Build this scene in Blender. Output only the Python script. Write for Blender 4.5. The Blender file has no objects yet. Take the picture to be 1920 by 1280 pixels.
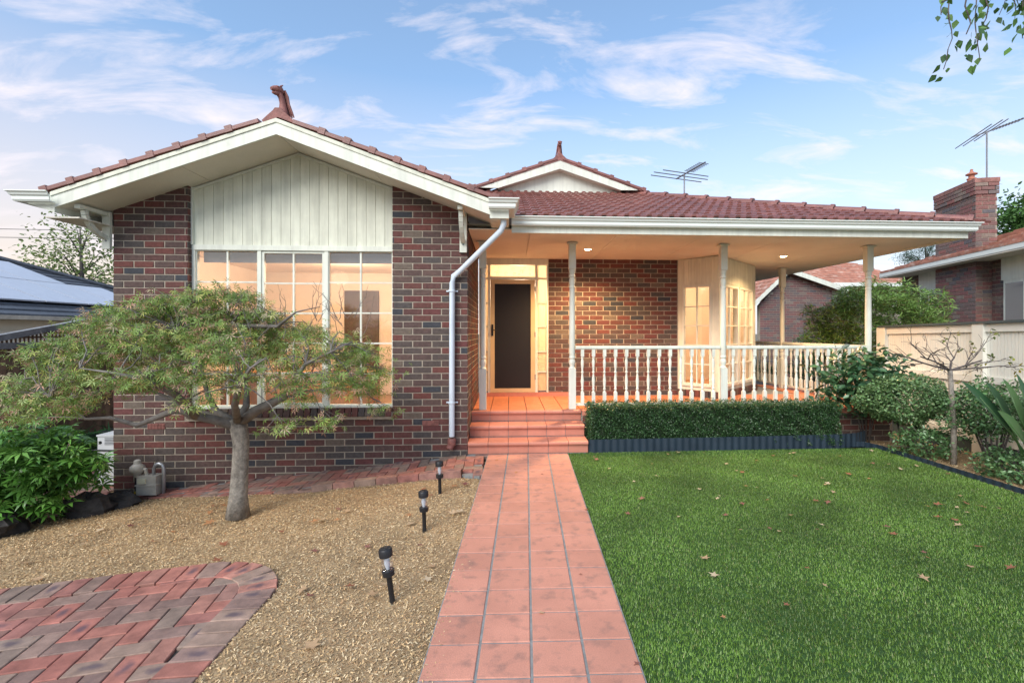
import bpy, math, random
import numpy as np
from mathutils import Vector, Matrix
R = math.radians
rng = np.random.default_rng(7); random.seed(7)
scene = bpy.context.scene
COL = scene.collection

# ---------------------------------------------------------------- camera, sky, sun, exposure
H = 1.6; F = 918.0; CX, CY = 1010.0, 621.0; YAW = math.atan(55 / 918)
cam_d = bpy.data.cameras.new("camera"); cam = bpy.data.objects.new("camera", cam_d); COL.objects.link(cam)
cam.location = (0, 0, H); cam.rotation_euler = (R(90), 0, -YAW)
cam_d.sensor_width = 36; cam_d.lens = F / 1920 * 36
cam_d.shift_x = -(CX - 960) / 1920; cam_d.shift_y = -(640 - CY) / 1920
cam_d.clip_start = 0.05; cam_d.clip_end = 3000
scene.camera = cam

SUN_EL, SUN_AZ = R(38), R(-150)      # soft daylight from behind the camera
world = bpy.data.worlds.new("World"); scene.world = world; world.use_nodes = True
def build_world():
    nt = world.node_tree; N = nt.nodes; L = nt.links; N.clear()
    out = N.new("ShaderNodeOutputWorld"); bg = N.new("ShaderNodeBackground"); L.new(bg.outputs[0], out.inputs[0])
    sky = N.new("ShaderNodeTexSky"); sky.sky_type = 'NISHITA'; sky.sun_disc = False
    sky.sun_elevation = SUN_EL; sky.sun_rotation = SUN_AZ; sky.air_density = 1.0; sky.dust_density = 0.6; sky.ozone_density = 1.5
    tc = N.new("ShaderNodeTexCoord"); sep = N.new("ShaderNodeSeparateXYZ"); L.new(tc.outputs["Generated"], sep.inputs[0])
    zz = N.new("ShaderNodeMath"); zz.operation = 'MAXIMUM'; zz.inputs[1].default_value = 0.0; L.new(sep.outputs[2], zz.inputs[0])
    za = N.new("ShaderNodeMath"); za.operation = 'ADD'; za.inputs[1].default_value = 0.22; L.new(zz.outputs[0], za.inputs[0])
    dx = N.new("ShaderNodeMath"); dx.operation = 'DIVIDE'; L.new(sep.outputs[0], dx.inputs[0]); L.new(za.outputs[0], dx.inputs[1])
    dy = N.new("ShaderNodeMath"); dy.operation = 'DIVIDE'; L.new(sep.outputs[1], dy.inputs[0]); L.new(za.outputs[0], dy.inputs[1])
    cmb = N.new("ShaderNodeCombineXYZ"); L.new(dx.outputs[0], cmb.inputs[0]); L.new(dy.outputs[0], cmb.inputs[1])
    mp = N.new("ShaderNodeMapping"); mp.inputs["Rotation"].default_value = (0, 0, R(14)); mp.inputs["Scale"].default_value = (1.0, 2.3, 1)
    mp.inputs["Location"].default_value = (1.7, 0.45, 0)
    L.new(cmb.outputs[0], mp.inputs[0])
    n1 = N.new("ShaderNodeTexNoise"); n1.inputs["Scale"].default_value = 2.3; n1.inputs["Detail"].default_value = 10; n1.inputs["Roughness"].default_value = 0.6; n1.inputs["Distortion"].default_value = 0.55
    L.new(mp.outputs[0], n1.inputs["Vector"])
    rp = N.new("ShaderNodeValToRGB"); rp.color_ramp.elements[0].position = 0.49; rp.color_ramp.elements[1].position = 0.72
    rp.color_ramp.elements[0].color = (0, 0, 0, 1); rp.color_ramp.elements[1].color = (0.92, 0.92, 0.92, 1)
    L.new(n1.outputs[0], rp.inputs[0])
    # pale horizon veil
    hz = N.new("ShaderNodeMapRange"); hz.inputs[1].default_value = 0.0; hz.inputs[2].default_value = 0.45; hz.inputs[3].default_value = 0.95; hz.inputs[4].default_value = 0.0
    L.new(zz.outputs[0], hz.inputs[0])
    tint = N.new("ShaderNodeMixRGB"); tint.blend_type = 'MULTIPLY'; tint.inputs[0].default_value = 1; tint.inputs[2].default_value = (0.86, 0.97, 1.0, 1)
    L.new(sky.outputs[0], tint.inputs[1])
    wx = N.new("ShaderNodeMapRange"); wx.inputs[1].default_value = 0.15; wx.inputs[2].default_value = -0.75; wx.inputs[3].default_value = 0; wx.inputs[4].default_value = 1; L.new(sep.outputs[0], wx.inputs[0])
    wc = N.new("ShaderNodeMixRGB"); wc.inputs[1].default_value = (3.7, 3.55, 3.7, 1); wc.inputs[2].default_value = (4.5, 3.0, 1.95, 1); L.new(wx.outputs[0], wc.inputs[0])
    m0 = N.new("ShaderNodeMixRGB"); L.new(wc.outputs[0], m0.inputs[2]); L.new(hz.outputs[0], m0.inputs[0]); L.new(tint.outputs[0], m0.inputs[1])
    m1 = N.new("ShaderNodeMixRGB"); m1.inputs[2].default_value = (4.3, 3.95, 4.15, 1); L.new(rp.outputs[0], m1.inputs[0]); 
    m2 = N.new("ShaderNodeMixRGB"); m2.inputs[0].default_value = 0.14; m2.inputs[2].default_value = (2.6, 3.3, 4.2, 1)
    L.new(m0.outputs[0], m2.inputs[1]); L.new(m2.outputs[0], m1.inputs[1]); L.new(m1.outputs[0], bg.inputs[0]); bg.inputs[1].default_value = 0.10
build_world()
sun_d = bpy.data.lights.new("sun", 'SUN'); sun = bpy.data.objects.new("sun", sun_d); COL.objects.link(sun)
sun_d.energy = 1.5; sun_d.angle = R(40); sun_d.color = (1.0, 0.95, 0.88)
sun.rotation_euler = (R(90) - SUN_EL, 0, R(-32))
vs = scene.view_settings; vs.view_transform = 'Standard'; vs.look = 'None'; vs.gamma = 1; vs.use_curve_mapping = False
vs.exposure = 1.38
scene.cycles.max_bounces = 6; scene.cycles.transparent_max_bounces = 16

# ---------------------------------------------------------------- helpers
def ray(px, py):                       # direction of a photograph pixel in world axes (per unit camera depth)
    xc = (px - CX) / F; zc = 1.0
    return Vector((xc * math.cos(YAW) + math.sin(YAW), math.cos(YAW) - xc * math.sin(YAW), -(py - CY) / F))
def on_y(px, py, Y):                   # point of the wall plane Y = const behind a pixel
    d = ray(px, py); s = Y / d.y; return Vector((d.x * s, Y, H + d.z * s))
def on_z(px, py, Z):                   # point of a level ground behind a pixel
    d = ray(px, py); s = (Z - H) / d.z; return Vector((d.x * s, d.y * s, Z))
def wmat(o):
    m = o.matrix_basis.copy()
    return m if o.parent is None else wmat(o.parent) @ o.matrix_parent_inverse @ m
def setp(o, parent, keep=True):
    o.parent = parent
    o.matrix_parent_inverse = wmat(parent).inverted() if keep else Matrix.Identity(4)
    return o
def tag(o, label=None, cat=None, group=None, kind=None):
    if label: o["label"] = label
    if cat: o["category"] = cat
    if group: o["group"] = group
    if kind: o["kind"] = kind
    return o
def empty(name, loc, label, cat, group=None, rz=0):
    o = bpy.data.objects.new(name, None); COL.objects.link(o); o.location = loc; o.rotation_euler = (0, 0, rz)
    o.empty_display_size = 0.1
    return tag(o, label, cat, group)
def link_mesh(name, me, mat, parent=None, keep=True):
    if mat is not None and not me.materials: me.materials.append(mat)
    o = bpy.data.objects.new(name, me); COL.objects.link(o)
    if parent is not None: setp(o, parent, keep)
    return o

class MB:
    def __init__(s): s.v = []; s.f = []; s.c = []; s.m = []; s.cur = (1, 1, 1); s.mi = 0; s.sm = False
    def add(s, vs, fs):
        b = len(s.v); s.v += [tuple(p) for p in vs]
        for f in fs: s.f.append(tuple(b + i for i in f)); s.c.append(s.cur); s.m.append(s.mi)
        return s
    def box(s, x0, x1, y0, y1, z0, z1):
        return s.add([(x0,y0,z0),(x1,y0,z0),(x1,y1,z0),(x0,y1,z0),(x0,y0,z1),(x1,y0,z1),(x1,y1,z1),(x0,y1,z1)],
                     [(0,3,2,1),(4,5,6,7),(0,1,5,4),(1,2,6,5),(2,3,7,6),(3,0,4,7)])
    def obox(s, M, x0, x1, y0, y1, z0, z1):      # box in a local frame
        P = [M @ Vector(p) for p in [(x0,y0,z0),(x1,y0,z0),(x1,y1,z0),(x0,y1,z0),(x0,y0,z1),(x1,y0,z1),(x1,y1,z1),(x0,y1,z1)]]
        return s.add(P, [(0,3,2,1),(4,5,6,7),(0,1,5,4),(1,2,6,5),(2,3,7,6),(3,0,4,7)])
    def cbox(s, M, x0, x1, y0, y1, z0, z1, c=0.003):   # box whose -y face is chamfered (brick faces)
        A = [(x0,y1,z0),(x1,y1,z0),(x1,y1,z1),(x0,y1,z1)]; B = [(x0,y0+c,z0),(x1,y0+c,z0),(x1,y0+c,z1),(x0,y0+c,z1)]
        D = [(x0+c,y0,z0+c),(x1-c,y0,z0+c),(x1-c,y0,z1-c),(x0+c,y0,z1-c)]
        fs = [(8,9,10,11)]
        for i in range(4):
            j = (i + 1) % 4; fs += [(4+i,4+j,8+j,8+i), (i,j,4+j,4+i)]
        return s.add([M @ Vector(p) for p in A + B + D], fs)
    def poly(s, pts): return s.add(pts, [tuple(range(len(pts)))])
    def extrude(s, pts, vec):                     # closed prism from a planar polygon
        n = len(pts); vec = Vector(vec); q = [Vector(p) for p in pts]
        return s.add(q + [p + vec for p in q], [tuple(range(n))[::-1], tuple(range(n, 2*n))] + [(i, (i+1) % n, n + (i+1) % n, n + i) for i in range(n)])
    def tube(s, pts, rad, n=8, cap=True):
        P = [Vector(p) for p in pts]; k = len(P); rad = rad if hasattr(rad, '__len__') else [rad] * k
        rings = []; up = Vector((0.13, 0.21, 0.97)); 
        for i in range(k):
            t = (P[min(i+1, k-1)] - P[max(i-1, 0)]);
            if t.length < 1e-9: t = Vector((0,0,1))
            t.normalize(); a = t.cross(up)
            if a.length < 0.15: a = t.cross(Vector((1, 0.1, 0)))
            a.normalize(); b = t.cross(a)
            rings.append([P[i] + (a * math.cos(2*math.pi*j/n) + b * math.sin(2*math.pi*j/n)) * rad[i] for j in range(n)])
        fs = [(i*n+j, i*n+(j+1) % n, (i+1)*n+(j+1) % n, (i+1)*n+j) for i in range(k-1) for j in range(n)]
        if cap: fs += [tuple(range(n))[::-1], tuple((k-1)*n + j for j in range(n))]
        return s.add([p for r in rings for p in r], fs)
    def lathe(s, prof, n=12, M=None, cap=True):    # prof: (radius, z)
        M = M or Matrix.Identity(4); k = len(prof)
        vs = [M @ Vector((r*math.cos(2*math.pi*j/n), r*math.sin(2*math.pi*j/n), z)) for r, z in prof for j in range(n)]
        fs = [(i*n+j, i*n+(j+1) % n, (i+1)*n+(j+1) % n, (i+1)*n+j) for i in range(k-1) for j in range(n)]
        if cap: fs += [tuple(range(n))[::-1], tuple((k-1)*n + j for j in range(n))]
        return s.add(vs, fs)
    def sweep(s, prof, path, z, closed_prof=True):   # prof (outward, dz) along an xy path, outward = left of travel, mitred
        P = [Vector((p[0], p[1])) for p in path]; k = len(P); m = len(prof); vs = []
        zs = z if hasattr(z, '__len__') else [z] * k
        for i in range(k):
            d0 = (P[i] - P[i-1]).normalized() if i > 0 else (P[1] - P[0]).normalized()
            d1 = (P[i+1] - P[i]).normalized() if i < k-1 else d0
            n0 = Vector((-d0.y, d0.x)); n1 = Vector((-d1.y, d1.x)); nn = (n0 + n1).normalized(); sc = 1 / max(0.3, nn.dot(n0))
            for o, dz in prof: q = P[i] + nn * o * sc; vs.append((q.x, q.y, zs[i] + dz))
        fs = [(i*m+j, i*m+(j+1) % m, (i+1)*m+(j+1) % m, (i+1)*m+j) for i in range(k-1) for j in range(m)]
        fs += [tuple(range(m)), tuple((k-1)*m + j for j in range(m))[::-1]]
        return s.add(vs, fs)
    def mesh(s, name, mats):
        me = bpy.data.meshes.new(name); me.from_pydata(s.v, [], s.f); me.update()
        at = me.color_attributes.new("bc", 'FLOAT_COLOR', 'CORNER'); a = []
        for f, c in zip(s.f, s.c): a += [c[0], c[1], c[2], 1.0] * len(f)
        at.data.foreach_set("color", a)
        for m in (mats if isinstance(mats, (list, tuple)) else [mats]): me.materials.append(m)
        me.polygons.foreach_set("material_index", s.m)
        if s.sm: me.polygons.foreach_set("use_smooth", [True] * len(s.f))
        return me
    def build(s, name, mats, parent=None, keep=True, smooth=False, angle=None):
        s.sm = smooth; me = s.mesh(name, mats)
        if smooth and angle: 
            try: me.set_sharp_from_angle(angle=R(angle))
            except Exception: pass
        return link_mesh(name, me, None, parent, keep)

def np_mesh(name, V, Fc, mat, col=None, smooth=False):     # V (n,3), Fc (m,k) equal polygons, col (n,3) per vertex
    me = bpy.data.meshes.new(name); V = np.asarray(V, np.float32); Fc = np.asarray(Fc, np.int32); m, k = Fc.shape
    me.vertices.add(len(V)); me.vertices.foreach_set("co", V.ravel())
    me.loops.add(m * k); me.loops.foreach_set("vertex_index", Fc.ravel())
    me.polygons.add(m); me.polygons.foreach_set("loop_start", np.arange(0, m * k, k, dtype=np.int32)); me.polygons.foreach_set("loop_total", np.full(m, k, np.int32))
    if smooth: me.polygons.foreach_set("use_smooth", np.ones(m, bool))
    me.update(calc_edges=True); me.validate()
    if col is not None:
        at = me.color_attributes.new("bc", 'FLOAT_COLOR', 'POINT'); c = np.ones((len(V), 4), np.float32); c[:, :3] = col; at.data.foreach_set("color", c.ravel())
    me.materials.append(mat); return me
def rand_rot(n, up_bias=0.0, rng=rng):          # random orthonormal frames; third axis leans up with up_bias
    nrm = rng.normal(size=(n, 3)); nrm[:, 2] = np.abs(nrm[:, 2]) * (1 if up_bias > 0 else np.sign(rng.normal(size=n))) + up_bias
    nrm /= np.linalg.norm(nrm, axis=1, keepdims=True)
    t = rng.normal(size=(n, 3)); t -= (t * nrm).sum(1, keepdims=True) * nrm; t /= np.linalg.norm(t, axis=1, keepdims=True)
    b = np.cross(nrm, t); return np.stack([b, t, nrm], axis=2)       # columns: x (width), y (length), z (normal)
def scatter(pts, tv, tf, size, rot=None, pal=None, up=0.6, jit=0.25):
    n = len(pts); tv = np.asarray(tv, float); tf = np.asarray(tf, int); k = len(tv)
    rot = rand_rot(n, up) if rot is None else rot
    size = size * (1 + jit * rng.uniform(-1, 1, n)) if not hasattr(size, '__len__') else size
    V = np.einsum('nij,kj->nki', rot, tv) * np.asarray(size)[:, None, None] + np.asarray(pts)[:, None, :]
    Fc = (tf[None] + (np.arange(n) * k)[:, None, None]).reshape(-1, tf.shape[1])
    col = None
    if pal is not None:
        pal = np.asarray(pal, float); c = pal[rng.integers(0, len(pal), n)] * rng.uniform(0.7, 1.3, (n, 1)); col = np.repeat(c, k, 0)
    return V.reshape(-1, 3), Fc, col
def merge(parts):
    V = []; Fc = []; C = []; b = 0
    for v, f, c in parts: V.append(v); Fc.append(f + b); C.append(c); b += len(v)
    return np.concatenate(V), np.concatenate(Fc), np.concatenate(C)
# leaf templates (x width, y length, z up)
LEAF = ([(0,0,0),(-.26,.35,.06),(0,.5,0),(.26,.35,.06),(-.17,.75,.02),(.17,.75,.02),(0,1,-.06)], [(0,2,1),(0,3,2),(1,2,4),(2,3,5),(4,2,6),(2,5,6)])
def palm(n, spread, w, l=1.0, droop=0.15):
    v = []; f = []
    for i in range(n):
        a = (i - (n-1)/2) * spread / max(1, n-1); ll = l * (1 - 0.25 * abs(i - (n-1)/2) / max(1, (n-1)/2)) if spread < 5 else l
        d = np.array([math.sin(a), math.cos(a), 0]); p = np.array([math.cos(a), -math.sin(a), 0]); b = len(v)
        v += [tuple(d*0.06), tuple(d*0.5*ll - p*w + np.array([0,0,.04])), tuple(d*0.5*ll + p*w + np.array([0,0,.04])), tuple(d*ll - np.array([0,0,droop]))]
        f += [(b, b+2, b+1), (b+1, b+2, b+3)]
    return v, f

# ---------------------------------------------------------------- materials (procedural)
MATS = {}
def mat(name, col=(0.5,0.5,0.5), rough=0.7, var=0.18, scale=6.0, attr=False, bump=0.0, bscale=80.0, orand=0.0, metal=0.0, spec=0.35, stain=None, sscale=3.0, fine=0.0, sub=0.0, streak=None):
    m = bpy.data.materials.new(name); m.use_nodes = True; nt = m.node_tree; N = nt.nodes; L = nt.links
    bs = N["Principled BSDF"]; bs.inputs["Roughness"].default_value = rough; bs.inputs["Metallic"].default_value = metal
    bs.inputs["Specular IOR Level"].default_value = spec
    geo = N.new("ShaderNodeNewGeometry")
    if attr:
        a = N.new("ShaderNodeAttribute"); a.attribute_name = "bc"; base = a.outputs[0]
    else:
        c = N.new("ShaderNodeRGB"); c.outputs[0].default_value = (*col, 1); base = c.outputs[0]
    def noise(sc, det=4, vec=None):
        n = N.new("ShaderNodeTexNoise"); n.inputs["Scale"].default_value = sc; n.inputs["Detail"].default_value = det; n.inputs["Roughness"].default_value = 0.6
        L.new(vec or geo.outputs["Position"], n.inputs["Vector"]); return n.outputs[0]
    def mul(a_out, fac_out, lo, hi, f0=0.3, f1=0.7):
        mr = N.new("ShaderNodeMapRange"); mr.inputs[1].default_value = f0; mr.inputs[2].default_value = f1; mr.inputs[3].default_value = lo; mr.inputs[4].default_value = hi
        L.new(fac_out, mr.inputs[0]); v = N.new("ShaderNodeVectorMath"); v.operation = 'SCALE'; L.new(a_out, v.inputs[0]); L.new(mr.outputs[0], v.inputs["Scale"]); return v.outputs[0]
    if var: base = mul(base, noise(scale), 1 - var, 1 + var)
    if var: base = mul(base, noise(0.9, 3), 1 - var*.5, 1 + var*.35)
    if streak:
        mp = N.new('ShaderNodeMapping'); mp.inputs['Scale'].default_value = (9, 9, .7); L.new(geo.outputs['Position'], mp.inputs[0]); base = mul(base, noise(1.6, 5, mp.outputs[0]), 1 - streak, 1 + streak*.3, .35, .6)
    if fine: base = mul(base, noise(bscale, 3), 1 - fine, 1 + fine)
    if orand:
        oi = N.new("ShaderNodeObjectInfo"); base = mul(base, oi.outputs["Random"], 1 - orand, 1 + orand, 0, 1)
    if stain:
        n = noise(sscale, 6); rp = N.new("ShaderNodeValToRGB"); rp.color_ramp.elements[0].position = stain[1]; rp.color_ramp.elements[1].position = stain[2]
        rp.color_ramp.elements[1].color = (stain[3],) * 3 + (1,); L.new(n, rp.inputs[0])
        mx = N.new("ShaderNodeMixRGB"); mx.inputs[2].default_value = (*stain[0], 1); L.new(rp.outputs[0], mx.inputs[0]); L.new(base, mx.inputs[1]); base = mx.outputs[0]
    L.new(base, bs.inputs["Base Color"])
    if bump:
        b = N.new("ShaderNodeBump"); b.inputs["Strength"].default_value = bump; b.inputs["Distance"].default_value = 0.01
        L.new(noise(bscale, 5), b.inputs["Height"]); L.new(b.outputs[0], bs.inputs["Normal"])
    MATS[name] = m; return m
def leafmat(name, rough=0.5, trans=0.25, spec=0.35):
    m = bpy.data.materials.new(name); m.use_nodes = True; nt = m.node_tree; N = nt.nodes; L = nt.links
    bs = N["Principled BSDF"]; bs.inputs["Roughness"].default_value = rough; bs.inputs["Specular IOR Level"].default_value = spec
    a = N.new("ShaderNodeAttribute"); a.attribute_name = "bc"; L.new(a.outputs[0], bs.inputs["Base Color"])
    tr = N.new("ShaderNodeBsdfTranslucent"); L.new(a.outputs[0], tr.inputs[0]); mx = N.new("ShaderNodeMixShader"); mx.inputs[0].default_value = trans
    L.new(bs.outputs[0], mx.inputs[1]); L.new(tr.outputs[0], mx.inputs[2]); L.new(mx.outputs[0], N["Material Output"].inputs[0]); MATS[name] = m; return m
def emit(name, col, s):
    m = bpy.data.materials.new(name); m.use_nodes = True; N = m.node_tree.nodes; bs = N["Principled BSDF"]
    bs.inputs["Base Color"].default_value = (0.8, 0.8, 0.8, 1); bs.inputs["Emission Color"].default_value = (*col, 1); bs.inputs["Emission Strength"].default_value = s; return m
def glassmat(name, tint=(1,1,1), gloss=0.0, ior=1.5):
    m = bpy.data.materials.new(name); m.use_nodes = True; nt = m.node_tree; N = nt.nodes; L = nt.links; N.remove(N["Principled BSDF"])
    lw = N.new("ShaderNodeLayerWeight"); lw.inputs[0].default_value = 0.5
    pw = N.new("ShaderNodeMath"); pw.operation = 'POWER'; pw.inputs[1].default_value = 5; L.new(lw.outputs["Facing"], pw.inputs[0])
    fr = N.new("ShaderNodeMath"); fr.operation = 'MULTIPLY_ADD'; fr.inputs[1].default_value = 0.92; fr.inputs[2].default_value = 0.045; L.new(pw.outputs[0], fr.inputs[0])
    t = N.new("ShaderNodeBsdfTransparent"); t.inputs[0].default_value = (*tint, 1); g = N.new("ShaderNodeBsdfGlossy"); g.inputs["Roughness"].default_value = 0.02
    ad = N.new("ShaderNodeMath"); ad.operation = 'ADD'; ad.use_clamp = True; ad.inputs[1].default_value = gloss; L.new(fr.outputs[0], ad.inputs[0])
    mx = N.new("ShaderNodeMixShader"); L.new(ad.outputs[0], mx.inputs[0]); L.new(t.outputs[0], mx.inputs[1]); L.new(g.outputs[0], mx.inputs[2]); L.new(mx.outputs[0], N["Material Output"].inputs[0]); return m

BRICK = mat("brick", attr=True, rough=0.85, var=0.22, scale=28, bump=0.5, bscale=140, fine=0.18)
MORTAR = mat("mortar", (0.38,0.33,0.265), rough=0.95, var=0.2, scale=12, bump=0.5, bscale=220)
CREAM = mat("cream_paint", (0.70,0.72,0.63), rough=0.5, var=0.06, streak=.10, scale=3, stain=((0.35,0.33,0.27),0.62,0.80,0.35), sscale=7)
BOARDM = mat("cream_board", (0.68,0.69,0.57), rough=0.55, var=0.07, streak=.13, scale=4, orand=0.05, stain=((0.4,0.38,0.3),0.60,0.85,0.4), sscale=5)
SOFFIT = mat("soffit_sheet", (0.70,0.66,0.57), rough=0.85, var=0.06, scale=2, fine=0.10, bscale=160)
GUTTER = mat("gutter_steel", (0.76,0.80,0.75), rough=0.35, var=0.03, scale=2, spec=0.5)
PIPE = mat("downpipe_paint", (0.60,0.68,0.76), rough=0.4, var=0.05, scale=4)
ROOFT = mat("roof_tile", (0.215,0.082,0.066), rough=0.42, spec=0.6, var=0.25, scale=9, orand=0.16, bump=0.3, bscale=90, stain=((0.10,0.09,0.08),0.60,0.78,0.6), sscale=6)
TERRA = mat("terracotta_ornament", (0.24,0.10,0.085), rough=0.6, var=0.3, scale=20, bump=0.4, bscale=60)
PATHT = mat("path_tile", (0.52,0.24,0.172), rough=0.75, var=0.10, scale=3, orand=0.08, fine=0.14, bscale=170, bump=0.25, stain=((0.20,0.13,0.11),0.52,0.74,0.75), sscale=9)
GROUT = mat("grout", (0.25,0.26,0.255), rough=0.95, var=0.2, scale=20, bump=0.4, bscale=250)
VERT = mat("veranda_tile", (0.60,0.215,0.105), rough=0.45, var=0.10, scale=4, orand=0.08, stain=((0.45,0.2,0.12),0.55,0.8,0.5), sscale=4)
STEPT = mat("step_tile", (0.50,0.20,0.14), rough=0.5, var=0.14, scale=5, orand=0.10, stain=((0.30,0.13,0.10),0.55,0.8,0.6), sscale=5)
BARK = mat("maple_bark", (0.27,0.245,0.21), rough=0.85, var=0.4, scale=18, bump=1.0, bscale=55, fine=.2, streak=.25)
TWIG = mat("twig_bark", (0.10,0.085,0.08), rough=0.85, var=0.3, scale=20)
DARKWOOD = mat("weathered_timber", (0.23,0.24,0.25), rough=0.85, var=0.3, scale=9, bump=0.4, bscale=60)
PALING = mat("paling_timber", (0.22,0.145,0.095), rough=0.9, var=0.35, scale=5, orand=0.25, bump=0.4, bscale=50)
BLACKP = mat("black_plastic", (0.018,0.019,0.022), rough=0.4, var=0.1)
EDGING = mat("blue_steel_edging", (0.02,0.034,0.05), rough=0.5, var=0.15, scale=5)
ROCK = mat("basalt", (0.055,0.05,0.048), rough=0.9, var=0.5, scale=9, bump=1.0, bscale=30)
GREYB = mat("grey_enamel", (0.60,0.62,0.63), rough=0.45, var=0.05)
METER = mat("meter_paint", (0.46,0.44,0.39), rough=0.5, var=0.12, scale=15)
GALV = mat("galvanised", (0.48,0.5,0.52), rough=0.4, metal=0.6, var=0.1)
ALU = mat("aerial_aluminium", (0.20,0.21,0.23), rough=0.45, metal=0.5, var=0.1)
GOLD = mat("door_frame_cream", (0.62,0.48,0.27), rough=0.4, var=0.04)
SCREEN = mat("security_mesh", (0.013,0.013,0.016), rough=0.6, var=0.25, scale=300)
PLASTER = mat("room_plaster", (0.83,0.71,0.57), rough=0.9, var=0.03)
CARPET = mat("room_floor", (0.42,0.27,0.16), rough=0.8, var=0.1)
DARKDOOR = mat("dark_doorway", (0.10,0.065,0.05), rough=0.6, var=0.1)
SOIL = mat("mulch_soil", (0.40,0.285,0.16), rough=0.95, var=0.25, scale=5, fine=0.5, bscale=190, bump=1.0)
CHIPS = mat("bark_chips", attr=True, rough=0.9, var=0.0)
TURFB = mat("turf_base", (0.030,0.075,0.016), rough=0.95, var=0.4, scale=30)
GROUNDM = mat("ground", (0.16,0.15,0.12), rough=0.95, var=0.3, scale=1.5)
FENCEC = mat("fence_cream", (0.74,0.73,0.66), rough=0.6, var=0.06, scale=2, stain=((0.45,0.42,0.34),0.55,0.85,0.4), sscale=2)
CAPM = mat("fence_cap", (0.07,0.095,0.10), rough=0.4, var=0.1)
NROOF = mat("orange_roof_tile", (0.42,0.19,0.13), rough=0.8, var=0.3, scale=6, orand=0.1, stain=((0.62,0.5,0.42),0.52,0.7,0.7), sscale=4)
LEAFM = leafmat("leaf"); GLOSSLEAF = leafmat("glossy_leaf", rough=0.3, trans=0.15, spec=0.5); GRASSM = leafmat("turf_blade", rough=0.45, trans=0.25, spec=0.4)
GLASS = glassmat("window_glass", gloss=0.05)
def obscure(name):
    m = bpy.data.materials.new(name); m.use_nodes = True; nt = m.node_tree; N = nt.nodes; L = nt.links; bs = N["Principled BSDF"]; bs.inputs["Base Color"].default_value = (.8,.72,.6,1); bs.inputs["Roughness"].default_value = .3
    tr = N.new("ShaderNodeBsdfTranslucent"); tr.inputs[0].default_value = (.95,.85,.7,1); mx = N.new("ShaderNodeMixShader"); mx.inputs[0].default_value = .8
    L.new(bs.outputs[0], mx.inputs[1]); L.new(tr.outputs[0], mx.inputs[2]); L.new(mx.outputs[0], N["Material Output"].inputs[0]); return m
OBSC = obscure("obscure_glass")
SOLAR_SHEEN = mat("solar_cell_sky_sheen", (0.58,0.61,0.66), rough=0.3, var=0.05, metal=0.4)  # dark cells; the sky's reflection is painted into this pale base colour
SLATE = mat("dark_roof_tile", (0.075,0.085,0.10), rough=0.6, var=0.25, scale=8)
BRICKPAL = [(.125,.052,.045),(.145,.053,.045),(.108,.052,.047),(.096,.062,.056),(.086,.067,.061),(.080,.069,.066),(.050,.053,.062),(.14,.11,.088),(.13,.047,.045),(.11,.070,.061)]
# ================================================================ THE GROUND
YW = 6.42; YB = 5.89; YD = 8.65; ZF = 0.46; YP = 7.2
def hgt(x, y):                        # garden falls gently away from the path towards the side fence
    k = 0.62 + 0.38 * min(1, max(0, (y - 2.5) / 3.5))
    return -0.03 - 0.10 * max(0.0, min(-0.55 - x, 5.0)) * k
def sheet(name, x0, x1, y0, y1, nx, ny, fz, m, inside=None):
    xs = np.linspace(x0, x1, nx); ys = np.linspace(y0, y1, ny)
    V = [(x, y, fz(x, y)) for y in ys for x in xs]
    Fq = [(j*nx+i, j*nx+i+1, (j+1)*nx+i+1, (j+1)*nx+i) for j in range(ny-1) for i in range(nx-1)]
    if inside: Fq = [f for f in Fq if inside(sum(V[k][0] for k in f)/4, sum(V[k][1] for k in f)/4)]
    me = np_mesh(name, V, Fq, m, smooth=True); o = link_mesh(name, me, None); tag(o, kind="structure"); return o
g = MB().box(-400, 400, -400, 400, -1.2, -0.75).build("ground", GROUNDM); tag(g, kind="structure")
PT = 0.0338                          # the path runs a touch askew to the house
def path_x(y): return -0.279 + PT * (y - 6.4)
def ramp_edge(x): return np.interp(x, [-4.55, -2.95, -2.18, -0.58, -0.2], [6.19, 5.74, 5.60, 5.53, 5.40])
PCX, PCY, PR = -2.07, 3.18, 0.56          # corner arc of the paved corner
ta = math.atan(0.18)
def pave_sd(x, y):                        # signed distance inside (>0) the paved corner outline
    dr = -1.51 - x; nx, ny = -math.sin(ta), math.cos(ta); dt = (-2.09 - x)*nx + (3.757 - y)*ny
    if x > PCX and y > PCY - 0.1 and (x - PCX) + (y - PCY)*0.9 > 0.1: return min(PR - math.hypot(x - PCX, y - PCY), min(dr, dt))
    return min(dr, dt)
bed = sheet("mulch_bed", -7.4, 1.1, -4, 6.5, 171, 211, lambda x, y: hgt(x, y) - (0.12 if x > path_x(y) + 0.1 or pave_sd(x, y) > 0.06 or (y > ramp_edge(x) + .06 and x > -4.4) else 0) + 0.012*math.sin(x*5.1+y*3)*math.sin(y*4.3-x), SOIL)
side = sheet("side_passage_ground", -9, -4.9, 6.5, 30, 12, 40, lambda x, y: -0.47, SOIL)
lawn = sheet("lawn", 0.55, 5.06, -4, 6.5, 30, 60, lambda x, y: -0.012, TURFB)
gb = sheet("garden_bed", 5.06, 7.2, -4, 8.4, 16, 70, lambda x, y: -0.02 - 0.06*max(0, x-5.1) + 0.012*math.sin(x*9)*math.sin(y*7), SOIL)
yard = sheet("neighbour_yard", 5.0, 40, 8.4, 60, 20, 20, lambda x, y: -0.05, GROUNDM)
yard2 = sheet("neighbour_drive", 7.2, 40, -4, 8.4, 12, 12, lambda x, y: -0.07, GROUNDM)

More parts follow.
